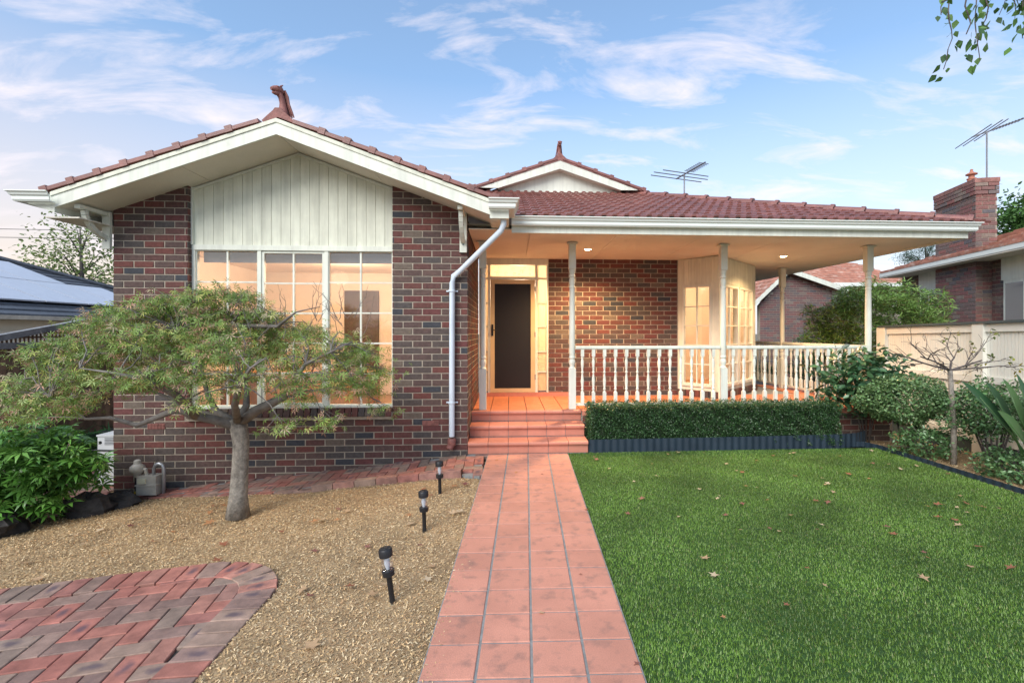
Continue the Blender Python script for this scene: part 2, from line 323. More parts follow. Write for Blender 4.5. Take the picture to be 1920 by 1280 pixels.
# turf blades
def turf():
    n = 360000; y = 1.15 + 5.3 * rng.random(n) ** 1.25; x = rng.uniform(0.5, 5.05, n); keep = x > (path_x(y) + 1.047 - 0.015); x, y = x[keep], y[keep]; n = len(x)
    a = rng.uniform(0, 2*np.pi, n); tilt = rng.uniform(0.15, 0.9, n); hh = rng.uniform(0.010, 0.022, n); w = 0.0026
    flow = 1.2 + 0.8*np.sin(x*2.1 + y*1.3) ; a = a*0.9 + flow*.3
    dx, dy = np.cos(a), np.sin(a); base = np.stack([x, y, np.full(n, -0.012)], 1)
    tip = base + np.stack([dx*np.sin(tilt)*hh, dy*np.sin(tilt)*hh, np.cos(tilt)*hh], 1); sd = np.stack([-dy*w, dx*w, np.zeros(n)], 1)
    V = np.stack([base - sd, base + sd, tip], 1).reshape(-1, 3); Fc = np.arange(3*n).reshape(-1, 3)
    pal = np.array([(.125,.235,.034),(.155,.27,.050),(.10,.19,.028),(.22,.32,.11),(.26,.28,.11)]); c = pal[rng.choice(5, n, p=[.34,.3,.22,.1,.04])] * rng.uniform(.75, 1.25, (n, 1)) * (1 + .30*np.sin(x*3.1+1.7*np.sin(y*2.3))*np.sin(y*2.9+np.sin(x*1.9)) + .10*np.sin(x*8+y*3)*np.sin(y*9))[:, None]
    me = np_mesh("turf", V, Fc, GRASSM, np.repeat(c, 3, 0)); o = link_mesh("grass", me, None)
    tag(o, "short green synthetic turf blades covering the lawn", "grass", kind="stuff")
turf()
# mulch chips
INPAVE = lambda x, y: False
def chips():
    n = 230000; y = 1.2 + 5.2 * rng.random(n) ** 1.35; x = rng.uniform(-5.2, -0.2, n); k = (x < path_x(y) - 0.005) & np.array([pave_sd(a, b) < 0.0 and b < ramp_edge(a) for a, b in zip(x, y)]); x, y = x[k], y[k]; n = len(x)
    z = np.array([hgt(a, b) + 0.012*math.sin(a*5.1+b*3)*math.sin(b*4.3-a) for a, b in zip(x, y)]) + rng.uniform(0, 0.012, n)
    rot = rand_rot(n, 1.6); q = [(-.16,-.5,0),(.16,-.5,0),(.16,.5,.05),(-.16,.5,.05)]
    pal = [(.56,.40,.21),(.60,.45,.26),(.50,.34,.17),(.42,.27,.14),(.64,.51,.32),(.34,.22,.12)]
    V, Fc, c = scatter(np.stack([x, y, z], 1), q, [(0,1,2,3)], rng.uniform(.006, .019, n), rot, pal)
    o = link_mesh("mulch", np_mesh("mulch", V, Fc, CHIPS, c), None); tag(o, "tan bark chips spread over the garden bed", "mulch", kind="stuff")
    n = 700; y = rng.uniform(1.3, 5.3, n); x = np.array([path_x(b) for b in y]) + np.abs(rng.normal(0, .05, n)); z = rng.uniform(.003, .008, n)
    V, Fc, c = scatter(np.stack([x, y, z], 1), q, [(0,1,2,3)], rng.uniform(.006, .016, n), rand_rot(n, 2.5), pal)
    o = link_mesh("mulch", np_mesh("mulch", V, Fc, CHIPS, c), None); tag(o, "stray bark chips spilled onto the edge of the path", "mulch", kind="stuff")
    n = 14000; x = rng.uniform(5.12, 6.4, n); y = rng.uniform(1.2, 8.0, n); z = -0.02 - .06*(x-5.1) + rng.uniform(0, .012, n)
    V, Fc, c = scatter(np.stack([x, y, z], 1), q, [(0,1,2,3)], rng.uniform(.008, .025, n), rand_rot(n, 1.6), pal)
    o = link_mesh("mulch", np_mesh("mulch", V, Fc, CHIPS, c), None); tag(o, "tan bark chips between the shrubs along the cream fence", "mulch", kind="stuff")

# front path of terracotta tiles
path = MB().obox(Matrix.Rotation(-math.atan(PT), 4, 'Z'), 0, 1.047, -12, 0, -0.06, 0.0)
for i, v in enumerate(path.v): path.v[i] = (v[0] - 0.279, v[1] + 6.40, v[2] + 0.0005)
path = path.build("path", GROUT); tag(path, kind="structure")
tile_me = MB().cbox(Matrix.Rotation(R(-90), 4, 'X'), 0.007, 0.2545, -0.006, 0.02, 0.005, 0.2515, 0.003)
for i, v in enumerate(tile_me.v): tile_me.v[i] = (v[0], v[1], v[2])
tile_me = tile_me.mesh("tile", PATHT)
for r in range(22):
    for c in range(4):
        o = link_mesh("tile", tile_me, None); o.location = (-0.279 + 0.26175*c - PT*0.2585*(r+1), 6.40 - 0.2585*(r+1), 0.0 + random.uniform(-.001,.001)); o.rotation_euler = (0, 0, -math.atan(PT))
        setp(o, path)

# ---------------------------------------------------------------- paving of clay bricks
PAVER = None
def paver_material():
    m = mat("clay_paver", attr=True, rough=0.8, var=0.30, scale=10, fine=0.12, bscale=200, bump=0.25, orand=0.12)
    nt = m.node_tree; N = nt.nodes; L = nt.links; bs = N["Principled BSDF"]; src = bs.inputs["Base Color"].links[0].from_socket
    tc = N.new("ShaderNodeTexCoord"); oi = N.new("ShaderNodeObjectInfo")
    sc = N.new("ShaderNodeVectorMath"); sc.operation = 'MULTIPLY'; sc.inputs[1].default_value = (12, 24, 0); L.new(tc.outputs["Object"], sc.inputs[0])
    nz = N.new("ShaderNodeTexNoise"); nz.inputs["Scale"].default_value = 22; geo = N.new("ShaderNodeNewGeometry"); L.new(geo.outputs["Position"], nz.inputs["Vector"])
    ln = N.new("ShaderNodeVectorMath"); ln.operation = 'LENGTH'; L.new(sc.outputs[0], ln.inputs[0])
    ad = N.new("ShaderNodeMath"); ad.operation = 'ADD'; L.new(ln.outputs["Value"], ad.inputs[0]); L.new(nz.outputs[0], ad.inputs[1])
    mr = N.new("ShaderNodeMapRange"); mr.inputs[1].default_value = 0.75; mr.inputs[2].default_value = 1.35; mr.inputs[3].default_value = 0.75; mr.inputs[4].default_value = 0; L.new(ad.outputs[0], mr.inputs[0])
    gt = N.new("ShaderNodeMath"); gt.operation = 'GREATER_THAN'; gt.inputs[1].default_value = 0.66; L.new(oi.outputs["Random"], gt.inputs[0])
    ml = N.new("ShaderNodeMath"); ml.operation = 'MULTIPLY'; L.new(mr.outputs[0], ml.inputs[0]); L.new(gt.outputs[0], ml.inputs[1])
    mx = N.new("ShaderNodeMixRGB"); mx.inputs[2].default_value = (0.085, 0.065, 0.085, 1); L.new(ml.outputs[0], mx.inputs[0]); L.new(src, mx.inputs[1]); L.new(mx.outputs[0], bs.inputs["Base Color"])
    return m
PAVER = paver_material()
PAVPAL = [(.34,.135,.105),(.36,.15,.115),(.32,.14,.115),(.29,.155,.125),(.27,.18,.145),(.24,.175,.14),(.36,.17,.13),(.29,.20,.155),(.23,.15,.125)]
PL, PW = 0.23, 0.115
def paver_meshes(l, w, mt=None, pal=PAVPAL):
    out = []
    for c in pal:
        b = MB(); b.cur = c; b.cbox(Matrix.Rotation(R(-90), 4, 'X'), -l/2+.003, l/2-.003, 0, .055, -w/2+.003, w/2-.003, .004); out.append(b.mesh("paver", mt or PAVER))
    return out
PAVME = paver_meshes(PL, PW)
def lay(name_root, cells, fz, parent, limit=10**6):
    for (x, y, a) in cells:
        o = link_mesh("paver", random.choice(PAVME), None)
        e = 0.05; n = Vector((-(fz(x+e, y)-fz(x-e, y))/(2*e), -(fz(x, y+e)-fz(x, y-e))/(2*e), 1)).normalized()
        o.matrix_basis = Matrix.Translation((x, y, fz(x, y) + random.uniform(-.0015, .0015))) @ Vector((0,0,1)).rotation_difference(n).to_matrix().to_4x4() @ Matrix.Rotation(a, 4, 'Z')
        setp(o, parent)
def herring(x0, x1, y0, y1, ang, inside, org=(0, 0)):
    cells = []; ca, sa = math.cos(ang), math.sin(ang); W = PW
    for i in range(-60, 60):
        for j in range(-60, 60):
            k = (i - j) % 4
            if k == 0: lx, ly, a = (i + 1) * W, (j + .5) * W, 0
            elif k == 2: lx, ly, a = (i + .5) * W, (j + 0) * W, math.pi/2
            else: continue
            x = org[0] + lx*ca - ly*sa; y = org[1] + lx*sa + ly*ca
            if x0 < x < x1 and y0 < y < y1 and inside(x, y): cells.append((x, y, ang + a))
    return cells
# paved corner in front of the garden (rounded, with a soldier-course border)
def pave_fz(x, y): return -0.082 + 0.03*(x+1.5)
pav = MB()
outl = []
for k in range(0, 13):
    a = ta + math.pi/2 - k/12*(math.pi/2 + ta); outl.append((PCX + PR*math.cos(a), PCY + PR*math.sin(a)))
outl = [(-9, 3.757 + (-9+2.09)*math.tan(ta))] + outl + [(-1.51, -3), (-9, -3)]
pav.extrude([(x, y, pave_fz(x, y) - 0.075) for x, y in outl], (0, 0, 0.055)); pav = pav.build("paving", mat("paver_joint", (.07,.065,.055), rough=.95, var=.3)); tag(pav, kind="structure")
lay("p", herring(-4.9, -1.5, 1.3, 3.9, ta*0.9, lambda x, y: pave_sd(x, y) > 0.16, (-1.74, 3.2)), pave_fz, pav)
def border():
    cells = []; s = -2.09 - 0.02
    nx, ny = -math.sin(ta), math.cos(ta); tx, ty = math.cos(ta), math.sin(ta)
    for k in range(26):
        d = 0.06 + 0.1175*k; cells.append((-2.09 - tx*d - nx*0.118, 3.757 - ty*d - ny*0.118, ta + math.pi/2))
    for k in range(18):
        d = 0.05 + 0.1175*k; cells.append((-1.51 - 0.118, PCY - d, 0))
    m = 7
    for k in range(m):
        a = ta + math.pi/2 - (k + .5)/m*(math.pi/2 + ta); cells.append((PCX + (PR-.118)*math.cos(a), PCY + (PR-.118)*math.sin(a), a))
    return cells
lay("p", border(), lambda x, y: pave_fz(x, y) + 0.006, pav)
# sloping brick strip along the wing
def ramp_fz(x, y): return -0.10 * max(0.0, -0.54 - x) + 0.0
ramp_in = lambda x, y: y > ramp_edge(x) + 0.12 and y < YW - 0.03 and x < path_x(y) - 0.04 and (x + 3.95) * 0.35 > -(y - 6.4) * -0.0 - 0.2 - (6.4 - y)*0.9
rp_ = MB(); ex = [-4.5, -4.0, -2.95, -2.18, -1.4, -0.58, -0.33]
rp_.add([(x, float(ramp_edge(x))+.035, ramp_fz(x, 6) - .012) for x in ex] + [(x, YW + .05, ramp_fz(x, 6) - .012) for x in ex] + [(x, float(ramp_edge(x))+.035, ramp_fz(x, 6) - .12) for x in ex],
        [(i, i+1, 8+i, 7+i) for i in range(6)] + [(14+i, 15+i, i+1, i) for i in range(6)])
ramp = rp_.build("brick_strip", GROUT); tag(ramp, kind="structure")
lay("p", herring(-4.6, -0.25, 5.3, 6.5, R(2), ramp_in, (-2.5, 6.0)), lambda x, y: ramp_fz(x, y) + 0.004, ramp)
cells = []
x = -4.42
while x < -2.25:
    cells.append((x, float(ramp_edge(x)) + 0.06, math.atan2(float(ramp_edge(x+.1)-ramp_edge(x-.1)), .2))); x += 0.235
lay("p", cells, lambda x, y: ramp_fz(x, y) - 0.01, ramp)
kerb_me = []
for c in PAVPAL: b = MB(); b.cur = c; b.cbox(Matrix.Identity(4), -.117, .117, -.055, .055, -.05, .05, .004); b.obox(Matrix.Identity(4), -.117, .117, -.05, .055, -.05, .0495); kerb_me.append(b.mesh("kerb_brick", PAVER))
x = -2.08
while x < -0.44:
    o = link_mesh("kerb_brick", random.choice(kerb_me), None); y = float(ramp_edge(x)) + 0.04; o.location = (x, y, ramp_fz(x, y) + .0); o.rotation_euler = (0, -0.10 if x < -.6 else 0, math.atan2(float(ramp_edge(x+.1)-ramp_edge(x-.1)), .2)); setp(o, ramp); x += 0.2385
chips()
# brick paving of the side passage
sp = MB().box(-6.42, -4.95, 4.9, 14, -0.56, -0.475).build("side_path", GROUT); tag(sp, kind="structure")
cells = []
for j in range(24):
    for i in range(6): cells.append((-6.3 + .118 + .235*i + (.1175 if j % 2 else 0), 5.2 + .1175*j, 0))
lay("p", [c for c in cells if c[0] < -5.05], lambda x, y: -0.455, sp)

# ================================================================ THE HOUSE
house = empty("brick_house", (-2.7, 6.4, 0), "brick house with cream gabled front, tiled roof and lit veranda", "house")
ID = Matrix.Identity(4)
BL, BH, JT = 0.246, 0.0838, 0.0115
BRME = {}
def brick_me(ln, ci):
    k = (round(ln, 3), ci)
    if k not in BRME:
        b = MB(); b.cur = BRICKPAL[ci]; b.cbox(ID, -ln/2, ln/2, 0, 0.045, -(BH-JT)/2, (BH-JT)/2, .0035); BRME[k] = b.mesh("brick", BRICK)
    return BRME[k]
def wall_frame(p0, d):                # local x along the wall, local -y faces out
    d = Vector((d[0], d[1], 0)).normalized(); n = Vector((d.y, -d.x, 0))
    M = Matrix(((d.x, -n.x, 0, p0[0]), (d.y, -n.y, 0, p0[1]), (0, 0, 1, 0), (0, 0, 0, 1))); return M
def bricks(M, length, z0, z1, holes=(), top=None, start=0, closer=True):
    out = []; j = 0; z = z0
    while z < z1:
        off = 0 if j % 2 == 0 else -BL/2; s = off
        while s < length - 0.01:
            a, b = max(0, s), min(length, s + BL); zc = z + BH/2
            segs = [(a, b)]
            for (h0, h1, hz0, hz1) in holes:
                if hz0 < zc < hz1:
                    ns = []
                    for (p, q) in segs:
                        if h1 <= p or h0 >= q: ns.append((p, q))
                        else:
                            if p < h0: ns.append((p, h0))
                            if q > h1: ns.append((h1, q))
                    segs = ns
            for (p, q) in segs:
                if q - p > 0.035 and (top is None or zc - BH*.5 < top((p + q)/2)): out.append((p, q, zc))
            s += BL
        z += BH; j += 1
    return out
def choose():
    return random.choices(range(10), weights=[15, 12, 14, 14, 12, 9, 5, 5, 8, 11])[0]
def brick_part(wall, M, lst, individual):
    mb = MB()
    for (p, q, zc) in lst:
        ln = round((q - p - JT) / 0.01) * 0.01; c = choose()
        if individual > 0 and ln > 0.05:
            o = link_mesh("brick", brick_me(ln, c), None); o.matrix_basis = M @ Matrix.Translation(((p+q)/2, random.uniform(-.0015, .0015), zc)); setp(o, wall); individual -= 1
        else:
            mb.cur = BRICKPAL[c]; mb.cbox(M @ Matrix.Translation(((p+q)/2, random.uniform(-.0015, .0015), zc)), -ln/2, ln/2, 0, .045, -(BH-JT)/2, (BH-JT)/2, .0035)
    if mb.v: o = mb.build("brickwork", BRICK, wall); tag(o, kind="stuff")
    return individual
AX = -2.717                                  # gable apex line
WX0, WX1 = -4.94, -0.541                     # wing walls
OX0, OX1 = -4.044, -1.505                    # window opening
ZW0, ZW1 = 0.633, 2.66
gz = lambda x: 3.915 - 0.363 * abs(x - AX)   # underside of the gable soffit
fw = MB(); yo = YW + 0.007
fw.extrude([(WX0+.004, yo, -0.7), (OX0-.004, yo, -0.7), (OX0-.004, yo, gz(OX0)), (WX0+.004, yo, gz(WX0))], (0, .1, 0))
fw.extrude([(OX1+.004, yo, -0.7), (WX1-.004, yo, -0.7), (WX1-.004, yo, gz(WX1)), (OX1+.004, yo, gz(OX1))], (0, .1, 0))
fw.box(OX0, OX1, yo, yo+.1, -0.7, 0.50)
fwall = fw.build("front_wall", MORTAR, house)
Mw = wall_frame((WX0, YW), (1, 0))
lst = bricks(Mw, WX1-WX0, -0.62, 3.9, [(OX0-WX0, OX1-WX0, 0.49, 9)], lambda s: gz(WX0+s)+.03)
lst.sort(key=lambda b: -b[2] if b[2] < 0.0 else -5)
lst = [b for b in lst if b[2] > ramp_fz(WX0+(b[0]+b[1])/2, 6) - 0.15]
random.shuffle(lst)
lst.sort(key=lambda b: (b[1]-b[0]) < 0.2)
brick_part(fwall, Mw, lst, 298)
# reveals beside the window
for xr, dr in ((OX0, (0, 1)), (OX1, (0, -1))):
    M = wall_frame((xr, YW + (0.004 if dr[1] > 0 else .105)), dr)
    rb = MB(); 
    for (p, q, zc) in bricks(M, 0.10, 0.47, 3.5, top=lambda s: gz(xr)): rb.cur = BRICKPAL[choose()]; rb.cbox(M @ Matrix.Translation(((p+q)/2, 0, zc)), -(q-p)/2+.001, (q-p)/2-.001, -.003, .03, -(BH-JT)/2, (BH-JT)/2, .003)
    tag(rb.build("reveal_brickwork", BRICK, fwall), kind="stuff")
# brick sill
silm = []
for c in (0, 2, 3, 4, 5, 7): b = MB(); b.cur = BRICKPAL[c]; b.cbox(ID, -.037, .037, -.045, .12, -.058, .058, .004); b.obox(ID, -.037, .037, -.041, .12, -.058, .0575); silm.append(b.mesh("sill_brick", BRICK))
sx = OX0 + .045
MB().box(OX0, OX1, YW-.03, YW+.1, .475, .565).build("sill_mortar", MORTAR, fwall)
while sx < OX1 - .03:
    o = link_mesh("sill_brick", random.choice(silm), None); o.location = (sx, YW, .56); o.rotation_euler = (R(-14), 0, 0); setp(o, fwall); sx += .0845
for vx in (-4.42, -1.02):
    v = MB().box(vx-.105, vx+.105, YW-.004, YW+.02, .375, .445)
    for k in range(12): v.box(vx-.1+k*.0175, vx-.092+k*.0175, YW-.009, YW-.003, .378, .442)
    v.build("air_vent", TERRA, fwall)
# right return of the wing and the entrance wall
sw = MB().box(WX1-.1, WX1-.007, YW+.107, YD, -.3, 3.05).build("return_wall", MORTAR, house)
M = wall_frame((WX1, YW), (0, 1)); lst = bricks(M, YD-YW, -0.2, 3.0); brick_part(sw, M, lst, 0)
lw = MB().box(WX0+.007, WX0+.1, YW+.107, 12, -.7, 3.1).build("side_wall", MORTAR, house)
M = wall_frame((WX0, 11.9), (0, -1)); brick_part(lw, M, bricks(M, 11.9-YW, -.62, 3.1), 0)
DX0, DX1 = -0.53, 0.688
ew = MB().box(DX1+.004, 3.10, YD+.007, YD+.11, 0, 2.95).build("entrance_wall", MORTAR, house)
M = wall_frame((DX1, YD), (1, 0)); brick_part(ew, M, bricks(M, 3.02-DX1, .46, 2.93), 0)
for vx in (1.05, 2.0): 
    v = MB().box(vx-.1, vx+.1, YD-.004, YD+.02, .50, .565)
    for k in range(11): v.box(vx-.095+k*.0175, vx-.087+k*.0175, YD-.009, YD-.003, .503, .562)
    v.build("air_vent", DARKDOOR, ew)

# ---- the wing window
WY = YW + 0.105
win = MB()
win.box(OX0, OX0+.045, WY-.03, WY+.06, .565, ZW1+.03); win.box(OX1-.02, OX1, WY-.03, WY+.06, .565, ZW1+.03)
win.box(OX0, OX1, WY-.035, WY+.06, ZW1-.02, ZW1+.045); win.box(OX0, OX1, WY-.04, WY+.06, .60, .64)
X_ = [OX0+.045, on_y(488, 600, WY).x, on_y(613, 600, WY).x, OX1-.02]
for x in X_[1:3]: win.box(x-.022, x+.022, WY-.025, WY+.06, .64, ZW1-.02)
win = win.build("window", CREAM, house)
rows = 5; zb, zt = .64, ZW1-.02
for s in range(3):
    a, b = X_[s] + (.022 if s else 0), X_[s+1] - (.022 if s < 2 else 0); fwid = .034 if s == 1 else .012
    sash = MB(); sash.box(a, a+fwid, WY-.012, WY+.03, zb, zt); sash.box(b-fwid, b, WY-.012, WY+.03, zb, zt); sash.box(a+fwid, b-fwid, WY-.012, WY+.03, zb, zb+fwid); sash.box(a+fwid, b-fwid, WY-.012, WY+.03, zt-fwid, zt)
    x0, x1, z0, z1 = a+fwid, b-fwid, zb+fwid, zt-fwid; xm = (x0+x1)/2; bar = .011
    sash.box(xm-bar, xm+bar, WY-.006, WY+.024, z0, z1)
    for k in range(1, rows):
        zz = z0 + (z1-z0)*k/rows
        for (p, q) in ((x0, xm-bar), (xm+bar, x1)): sash.box(p, q, WY-.004, WY+.022, zz-bar*.8, zz+bar*.8)
    sash.build("sash", CREAM, win)
    for k in range(rows):
        for (p, q) in ((x0, xm-bar), (xm+bar, x1)):
            zz0 = z0 + (z1-z0)*k/rows + .009; zz1 = z0 + (z1-z0)*(k+1)/rows - .009
            MB().box(p, q, WY+.008, WY+.012, zz0, zz1).build("pane", GLASS, win)
# roller blind pulled part way, seen through the glass
MB().box(OX0+.06, OX1-.03, WY+.12, WY+.135, ZW1-.16, ZW1).build("window_blind", mat("blind_fabric", (0.20,0.18,0.17), rough=.9, var=.05), win)
# ---- vertical boards of the gable
bx = OX0 + .02; nb = 21; bw = (OX1 - OX0 - .02) / nb
MB().box(OX0, OX0+.022, WY-.05, WY, ZW1+.045, gz(OX0)).build("corner_bead", CREAM, house)
panel = MB().extrude([(OX0, WY+.006, ZW1+.04), (OX1, WY+.006, ZW1+.04), (OX1, WY+.006, gz(OX1)), (AX, WY+.006, gz(AX)), (OX0, WY+.006, gz(OX0))], (0, .05, 0)).build("gable_panel", BOARDM, house)
for k in range(nb):
    a, b = bx + k*bw + .002, bx + (k+1)*bw - .002
    pts = [(a, WY-.012, ZW1+.047), (b, WY-.012, ZW1+.047), (b, WY-.012, gz(b)-.02)] + ([(AX, WY-.012, gz(AX)-.02)] if a < AX < b else []) + [(a, WY-.012, gz(a)-.02)]
    MB().extrude(pts, (0, .016, 0)).build("board", BOARDM, panel)
for (a, b) in ((OX0+.02, AX), (AX, OX1)):      # quad moulding under the soffit
    MB().extrude([(a, WY-.03, gz(a)-.045), (b, WY-.03, gz(b)-.045), (b, WY-.03, gz(b)-.012), (a, WY-.03, gz(a)-.012)], (0, .03, 0)).build("moulding", CREAM, house)

# ---- wing roof: barge boards, soffit, tiles
EX0, EX1 = -5.207, -0.223
bz = lambda x: 4.085 - 0.363 * abs(x - AX)     # top of the barge board
wroof = MB()
for (a, b) in ((AX, EX1+.1), (AX, EX0-.1)):
    wroof.extrude([(a, YB+.06, bz(a)-.02), (b, YB+.06, bz(b)-.02), (b, YB+.06, bz(b)+.02), (a, YB+.06, bz(a)+.02)], (0, 4.6, 0))
wroof = wroof.build("wing_roof", ROOFT, house)
for (a, b) in ((EX0, AX), (AX, EX1)):
    MB().extrude([(a, YB, bz(a)-.185), (b, YB, bz(b)-.185), (b, YB, bz(b)-.012), (a, YB, bz(a)-.012)], (0, .03, 0)).build("barge_board", CREAM, wroof)
    MB().extrude([(a, YB-.012, bz(a)-.045), (b, YB-.012, bz(b)-.045), (b, YB-.012, bz(b)+.0), (a, YB-.012, bz(a)+.0)], (0, .05, 0)).build("verge_trim", BOARDM, wroof)
    # sloping soffit sheets, two to each side
    xm = a + (b-a)*(.56 if a < AX-.1 else .44)
    for (p, q) in ((a+.003, xm-.003), (xm+.003, b-.003)):
        MB().extrude([(p, YB+.031, gz(p)-.0), (q, YB+.031, gz(q)), (q, YB+.031, gz(q)+.012), (p, YB+.031, gz(p)+.012)], (0, WY-YB-.03, 0)).build("soffit_panel", SOFFIT, wroof)
vt = MB(); vt.cbox(ID, -.19, .19, -.055, .12, -.02, .03, .006); vt.box(-.2, -.12, -.062, .13, -.03, .044)   # verge tile, lower end thick
vtm = vt.mesh("verge_tile", ROOFT)
for sgn in (-1, 1):
    n = 8
    for k in range(n):
        d = 0.30 + (k + .25) * (EX1 - AX - .18) / n; xx = AX + sgn*d
        o = link_mesh("verge_tile", vtm, None); o.location = (xx, YB+.03, bz(xx)+.035)
        o.rotation_euler = (0, (math.atan(.363) - .035) * sgn, 0); o.scale = (-sgn, 1, 1); setp(o, wroof)
# boxed eave ends and gutters
GP = [(0,-.115),(.062,-.115),(.075,-.095),(.075,-.060),(.092,-.046),(.100,-.022),(.118,-.012),(.118,0),(.10,0),(.085,-.02),(.06,-.06),(.06,-.10),(0,-.10)]
zg = 3.17
MB().sweep(GP, [(EX0+.06, YB-.015), (EX0-.26, YB-.015), (EX0-.26, 12)], zg).build("gutter", GUTTER, wroof)
MB().sweep(GP, [(0.0, 6.32), (0.0, YB-.015), (EX1-.02, YB-.015)], zg).build("gutter", GUTTER, wroof)
MB().extrude([(EX0+.04, YB+.002, bz(EX0)-.23), (EX0+.04, YB+.002, bz(EX0)-.02), (EX0-.25, YB+.002, zg-.03), (EX0-.25, YB+.002, zg-.12)], (0, 6, 0)).build("eave_box", CREAM, wroof)
MB().box(EX1-.01, -.005, YB+.002, 6.9, 2.955, zg-.03).build("eave_box", CREAM, wroof)
MB().box(EX0-.1, WX0, YB+.05, 12, 2.90, 2.915).build("eave_soffit", SOFFIT, wroof)
# timber brackets under the eaves
def bracket(x, face):
    br = MB(); z1 = gz(x) - .01; z0 = 2.62
    br.box(x-.045, x+.045, YW-.045, YW-.004, z0, z1)
    br.box(x-.03, x+.03, YB+.08, YW-.045, z1-.055+.0, z1-.01)
    pts = []
    for k in range(9):
        t = k/8; pts.append((x, YW-.05 - .30*(math.sin(t*math.pi/2))**1.3, z0+.14 + (z1-.06-z0-.14)*(1-math.cos(t*math.pi/2))))
    for k in range(8):
        p, q = Vector(pts[k]), Vector(pts[k+1]); d = (q-p); n = Vector((0, -d.z, d.y)).normalized()*.025
        br.extrude([p-n+Vector((-.026,0,0)), q-n+Vector((-.026,0,0)), q+n+Vector((-.026,0,0)), p+n+Vector((-.026,0,0))], (.052, 0, 0))
    o = br.build("bracket", CREAM, house)
    for zz in (z0+.10, z1-.16): MB().lathe([(.011,0),(.011,.004)], 8, Matrix.Translation((x, YW-.046, zz)) @ Matrix.Rotation(R(90), 4, 'X')).build("bolt", ALU, o)
bracket(WX0-.05+.0, 1); bracket(WX1-.055, 1)
# ridge ornament: serpent-like terracotta finial
def finial(base, s, turn, label, neck_lean):
    root = empty("roof_finial", base, label, "finial"); M = Matrix.Translation(base) @ Matrix.Rotation(turn, 4, 'Z') @ Matrix.Scale(s, 4)
    b = MB(); k = .363
    sad = [(-.30, -.10), (-.2, .0), (-.10, .09), (-.055, .15), (.055, .15), (.10, .09), (.2, .0), (.30, -.10), (.27, -.13), (0, -.03), (-.27, -.13)]
    b.extrude([Matrix.Translation(base) @ Vector((x*s, -.10*s, z*s)) for x, z in sad], (0, .34*s, 0)); b.build("saddle", TERRA, root)
    nk = MB(); P = [(0,.05,.05),(0,.06,.18),(.0,.05,.30),(-.004,.02,.40),(-.015,-.02,.47),(-.03,-.07,.50)]; rad = [.105,.075,.058,.054,.060,.05]
    nk.tube([M @ Vector((p[0]+neck_lean*p[2]*.0, p[1], p[2])) for p in P], [r*s for r in rad], 12); nk.build("neck", TERRA, root, smooth=True, angle=50)
    hd = MB(); Q = [(0,.05,.48),(0,.0,.52),(-.0,-.06,.525),(-.0,-.13,.505),(0,-.175,.49)]; hd.tube([M @ Vector(q) for q in Q], [.045*s,.07*s,.066*s,.052*s,.03*s], 10)
    J = [(0,-.02,.46),(0,-.09,.435),(0,-.15,.43)]; hd.tube([M @ Vector(q) for q in J], [.045*s,.04*s,.022*s], 8)
    for sx in (-1, 1): hd.tube([M @ Vector((sx*.05,-.02,.57)), M @ Vector((sx*.062,.02,.61))], [.022*s,.008*s], 6); hd.lathe([(.001,-.02),(.018,-.012),(.022,0),(.018,.012),(.001,.02)], 8, M @ Matrix.Translation((sx*.055,-.07,.55)))
    hd.build("head", TERRA, root, smooth=True, angle=60)
    mn = MB()
    for i in range(5):
        sx = (i-2)*.026
        mn.tube([M @ Vector((sx,.06,.53)), M @ Vector((sx*1.3,.11,.42)), M @ Vector((sx*1.6,.125,.28)), M @ Vector((sx*2.2,.17,.12)), M @ Vector((sx*2.4,.2,.04))], [.016*s,.02*s,.02*s,.02*s,.012*s], 6)
    mn.build("mane", TERRA, root, smooth=True, angle=60)
    return root
finial((AX, YB+.10, bz(AX)+.05), 0.62, R(-38), "dragon-like terracotta finial with ribbed mane atop the front gable", 0)

# ---- main roof over the veranda
TS = 0.364; RY0, RZ0 = 6.36, 3.10; HX = 6.43
fz = lambda y: RZ0 + TS*(y - RY0)
GX0, GX1, GYY = -0.55, 2.62, 10.15; GCX = 1.03; RIDZ = fz(GYY) + TS*(GX1-GCX)
mr_ = MB()
mr_.add([(-.2,RY0,RZ0-.03),(HX,RY0,RZ0-.03),(GX1+.02,GYY,fz(GYY)-.03),(-.5,GYY,fz(GYY)-.03),(-2.75,8.93,fz(8.93)-.03)], [(0,1,2,3,4)])
mr_.add([(HX,RY0,RZ0-.03),(HX,18,RZ0-.03),(GCX,18,RIDZ-.03),(GCX,GYY-.2,RIDZ-.03),(GX1+.02,GYY,fz(GYY)-.03)], [(0,1,2,3,4)])
mr_.add([(-4.3,10.2,RZ0-.03),(-1.9,10.2,fz(8.7)-.03),(-.5,GYY,fz(GYY)-.03),(GCX,GYY-.2,RIDZ-.03),(GCX,18,RIDZ-.03),(-4.3,18,RZ0-.03)], [(0,1,2,3,4,5)])
mroof = mr_.build("main_roof", ROOFT, house)
prof = [(0,.012),(.012,.034),(.060,.034),(.075,.006),(.135,.004),(.150,.030),(.205,.030),(.222,.006),(.292,.004),(.30,.012)]
tb = MB(); Ly = .40
for i in range(len(prof)-1):
    (x0, z0), (x1, z1) = prof[i], prof[i+1]
    tb.add([(x0,0,z0+.012),(x1,0,z1+.012),(x1,Ly,z1-.014),(x0,Ly,z0-.014)], [(0,1,2,3)])
    tb.add([(x0,0,z0-.016),(x1,0,z1-.016),(x1,0,z1+.012),(x0,0,z0+.012)], [(0,1,2,3)])
tme = tb.mesh("roof_tile", ROOFT)
ang = math.atan(TS); ex_ = .325*math.cos(ang); r = 0; y = RY0 - .02
